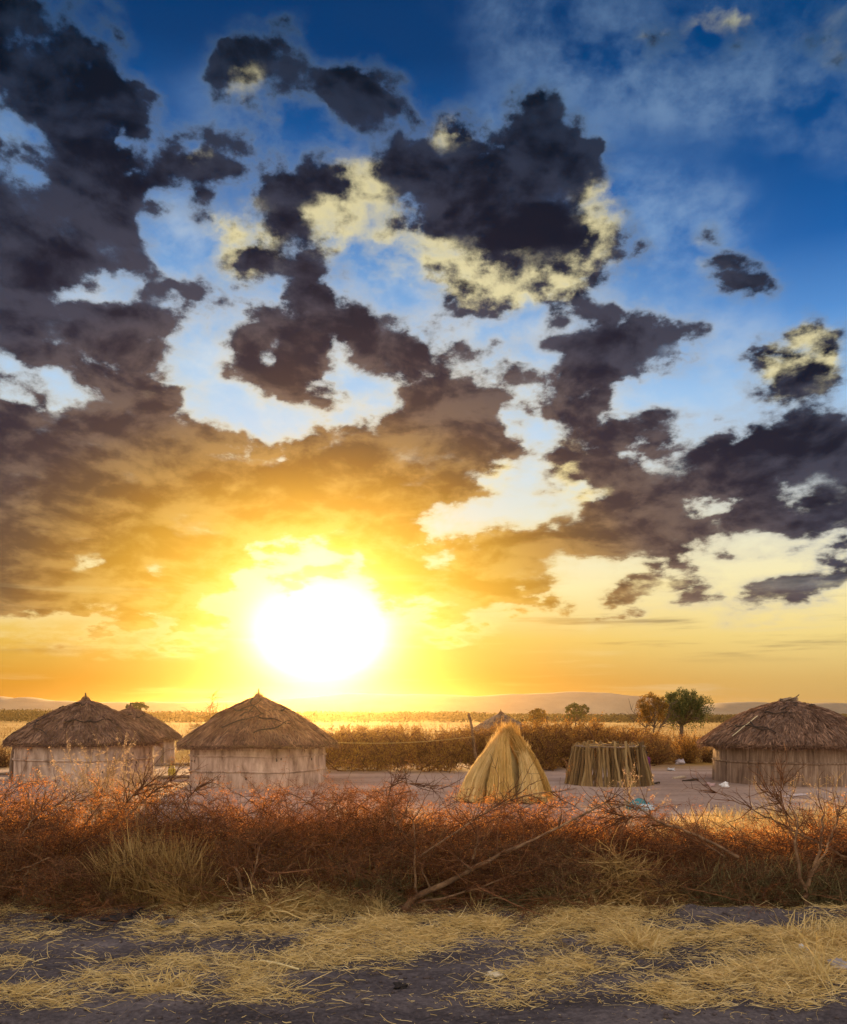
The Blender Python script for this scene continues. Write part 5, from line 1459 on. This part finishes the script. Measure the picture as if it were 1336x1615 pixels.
def straw():
    rng = np.random.default_rng(120)
    n = 190000
    Y = rng.uniform(5.2, 9.9, n); px = rng.uniform(-60, 1396, n); X = (px - CXP) / FPX * Y; py = HYP + EYE * FPX / Y
    wx = px + 70 * (fbm(X, Y, 1.4, 3, 51) - 0.5) ; wy = py + 34 * (fbm(X, Y, 1.6, 3, 52) - 0.5)
    den = straw_density(wx, wy) * (0.12 + 1.5 * sstep(fbm(X, Y, 2.3, 4, 53), 0.36, 0.64))
    keep = rng.random(n) < den * (Y / 9.9) ** 1.0 * 0.98
    X, Y, den = X[keep], Y[keep], den[keep]; n = len(X)
    heap = np.clip(den, 0, 1) * 0.06
    S = np.stack([X, Y, gh(X, Y) + 0.004 + heap * rng.random(n)], -1)
    th = rng.normal(0, 0.75, n) + np.where(rng.random(n) < .5, 0, math.pi)
    D = np.stack([np.cos(th), np.sin(th), np.abs(rng.normal(0, .13, n))], -1)
    P = grow(rng, S, D, rng.uniform(.03, .19, n) * np.where(rng.random(n) < 0.08, 1.9, 0.85), 5, 0.20, -0.03)
    g = gh(P[:, :, 0], P[:, :, 1]) + 0.003
    P[:, :, 2] = np.maximum(P[:, :, 2], g)
    a = Acc().ribbons(P, np.array([[.8, 1, 1, .9, .5]]) * 0.0038 * rng.uniform(.4, 1.7, (n, 1)), rng)
    # chaff trodden into the earth
    m = 60000
    Yc = rng.uniform(5.2, 9.6, m); pc = rng.uniform(-60, 1396, m); Xc = (pc - CXP) / FPX * Yc
    dc = straw_density(pc + 60 * (fbm(Xc, Yc, 1.4, 3, 51) - 0.5), HYP + EYE * FPX / Yc)
    k = rng.random(m) < 0.03 + 0.45 * dc
    Xc, Yc = Xc[k], Yc[k]; m = len(Xc)
    Sc = np.stack([Xc, Yc, gh(Xc, Yc) + 0.003], -1)
    Pc = grow(rng, Sc, np.stack([rng.normal(0, 1, m), rng.normal(0, 1, m), np.abs(rng.normal(0, .12, m))], -1), rng.uniform(.008, .05, m), 2, 0.1)
    a.ribbons(Pc, np.full((1, 2), 0.0032), rng)
    tag(a.build('straw_litter', M_STRAW), kind='stuff')
    # stalks of dry grass that grow through the fence
    n = 3600
    X = rng.uniform(-5.4, 5.4, n); Y = rng.uniform(9.25, 10.9, n)
    keep = fbm(X, Y * 0.6, 1.3, 3, 71) > 0.44
    X, Y = X[keep], Y[keep]; n = len(X)
    P = grow(rng, np.stack([X, Y, gh(X, Y)], -1), np.stack([rng.normal(0.1, .35, n), rng.normal(-.08, .25, n), np.ones(n)], -1), rng.uniform(.2, .62, n), 7, 0.13, -0.06)
    c = Acc().ribbons(P, np.array([[1, 1, 1, .9, .8, .6, .2]]) * 0.0075 * rng.uniform(.5, 1.4, (n, 1)), rng)
    tag(c.build('fence_grass', M_FENCEGRASS), kind='stuff')
    # crumbs of earth
    n = 5000
    Y = rng.uniform(5.3, 9.3, n); X = rng.uniform(-0.52, 0.52, n) * Y
    keep = rng.random(n) < 0.25 + 0.75 * (fbm(X, Y, 2.2, 3, 81) > 0.52)
    X, Y = X[keep], Y[keep]; n = len(X)
    r = 0.004 + 0.016 * rng.random(n) ** 4
    base = Acc().blob((0, 0, 0), (1, 1, 0.75), rng, 0.35, 6)
    bv = base.v[0]; bq = base.q[0]
    rot = rng.uniform(0, 6.28, n); cs, sn = np.cos(rot)[:, None], np.sin(rot)[:, None]
    V = np.stack([bv[None, :, 0] * cs - bv[None, :, 1] * sn, bv[None, :, 0] * sn + bv[None, :, 1] * cs, np.repeat(bv[None, :, 2], n, 0)], -1) * r[:, None, None] + np.stack([X, Y, gh(X, Y) + r * .3], -1)[:, None]
    d = Acc().add(V, (bq[None] + (np.arange(n) * len(bv))[:, None, None]).reshape(-1, 4))
    tag(d.build('soil_crumbs', M_CRUMB), kind='stuff')
    # grass along the inner side of the fence and on the yard
    n = 34000
    Y = rng.uniform(11.3, 17.5, n); px = np.where(rng.random(n) < 0.55, rng.uniform(860, 1400, n), rng.uniform(330, 900, n)); X = (px - CXP) / FPX * Y
    keep = (fbm(X, Y, 0.9, 3, 61) > 0.36) & (Y < 13.2 + 4.2 * sstep(px, 930, 1150))
    X, Y = X[keep], Y[keep]; n = len(X)
    S = np.stack([X, Y, gh(X, Y)], -1)
    P = grow(rng, S, np.stack([rng.normal(0, .5, n), rng.normal(0, .4, n), np.ones(n)], -1), rng.uniform(.08, .34, n), 4, 0.14, -0.05)
    b = Acc().ribbons(P, np.array([[1, 1, .8, .3]]) * 0.008, rng)
    tag(b.build('yard_grass', M_STRAW), kind='stuff')


straw()
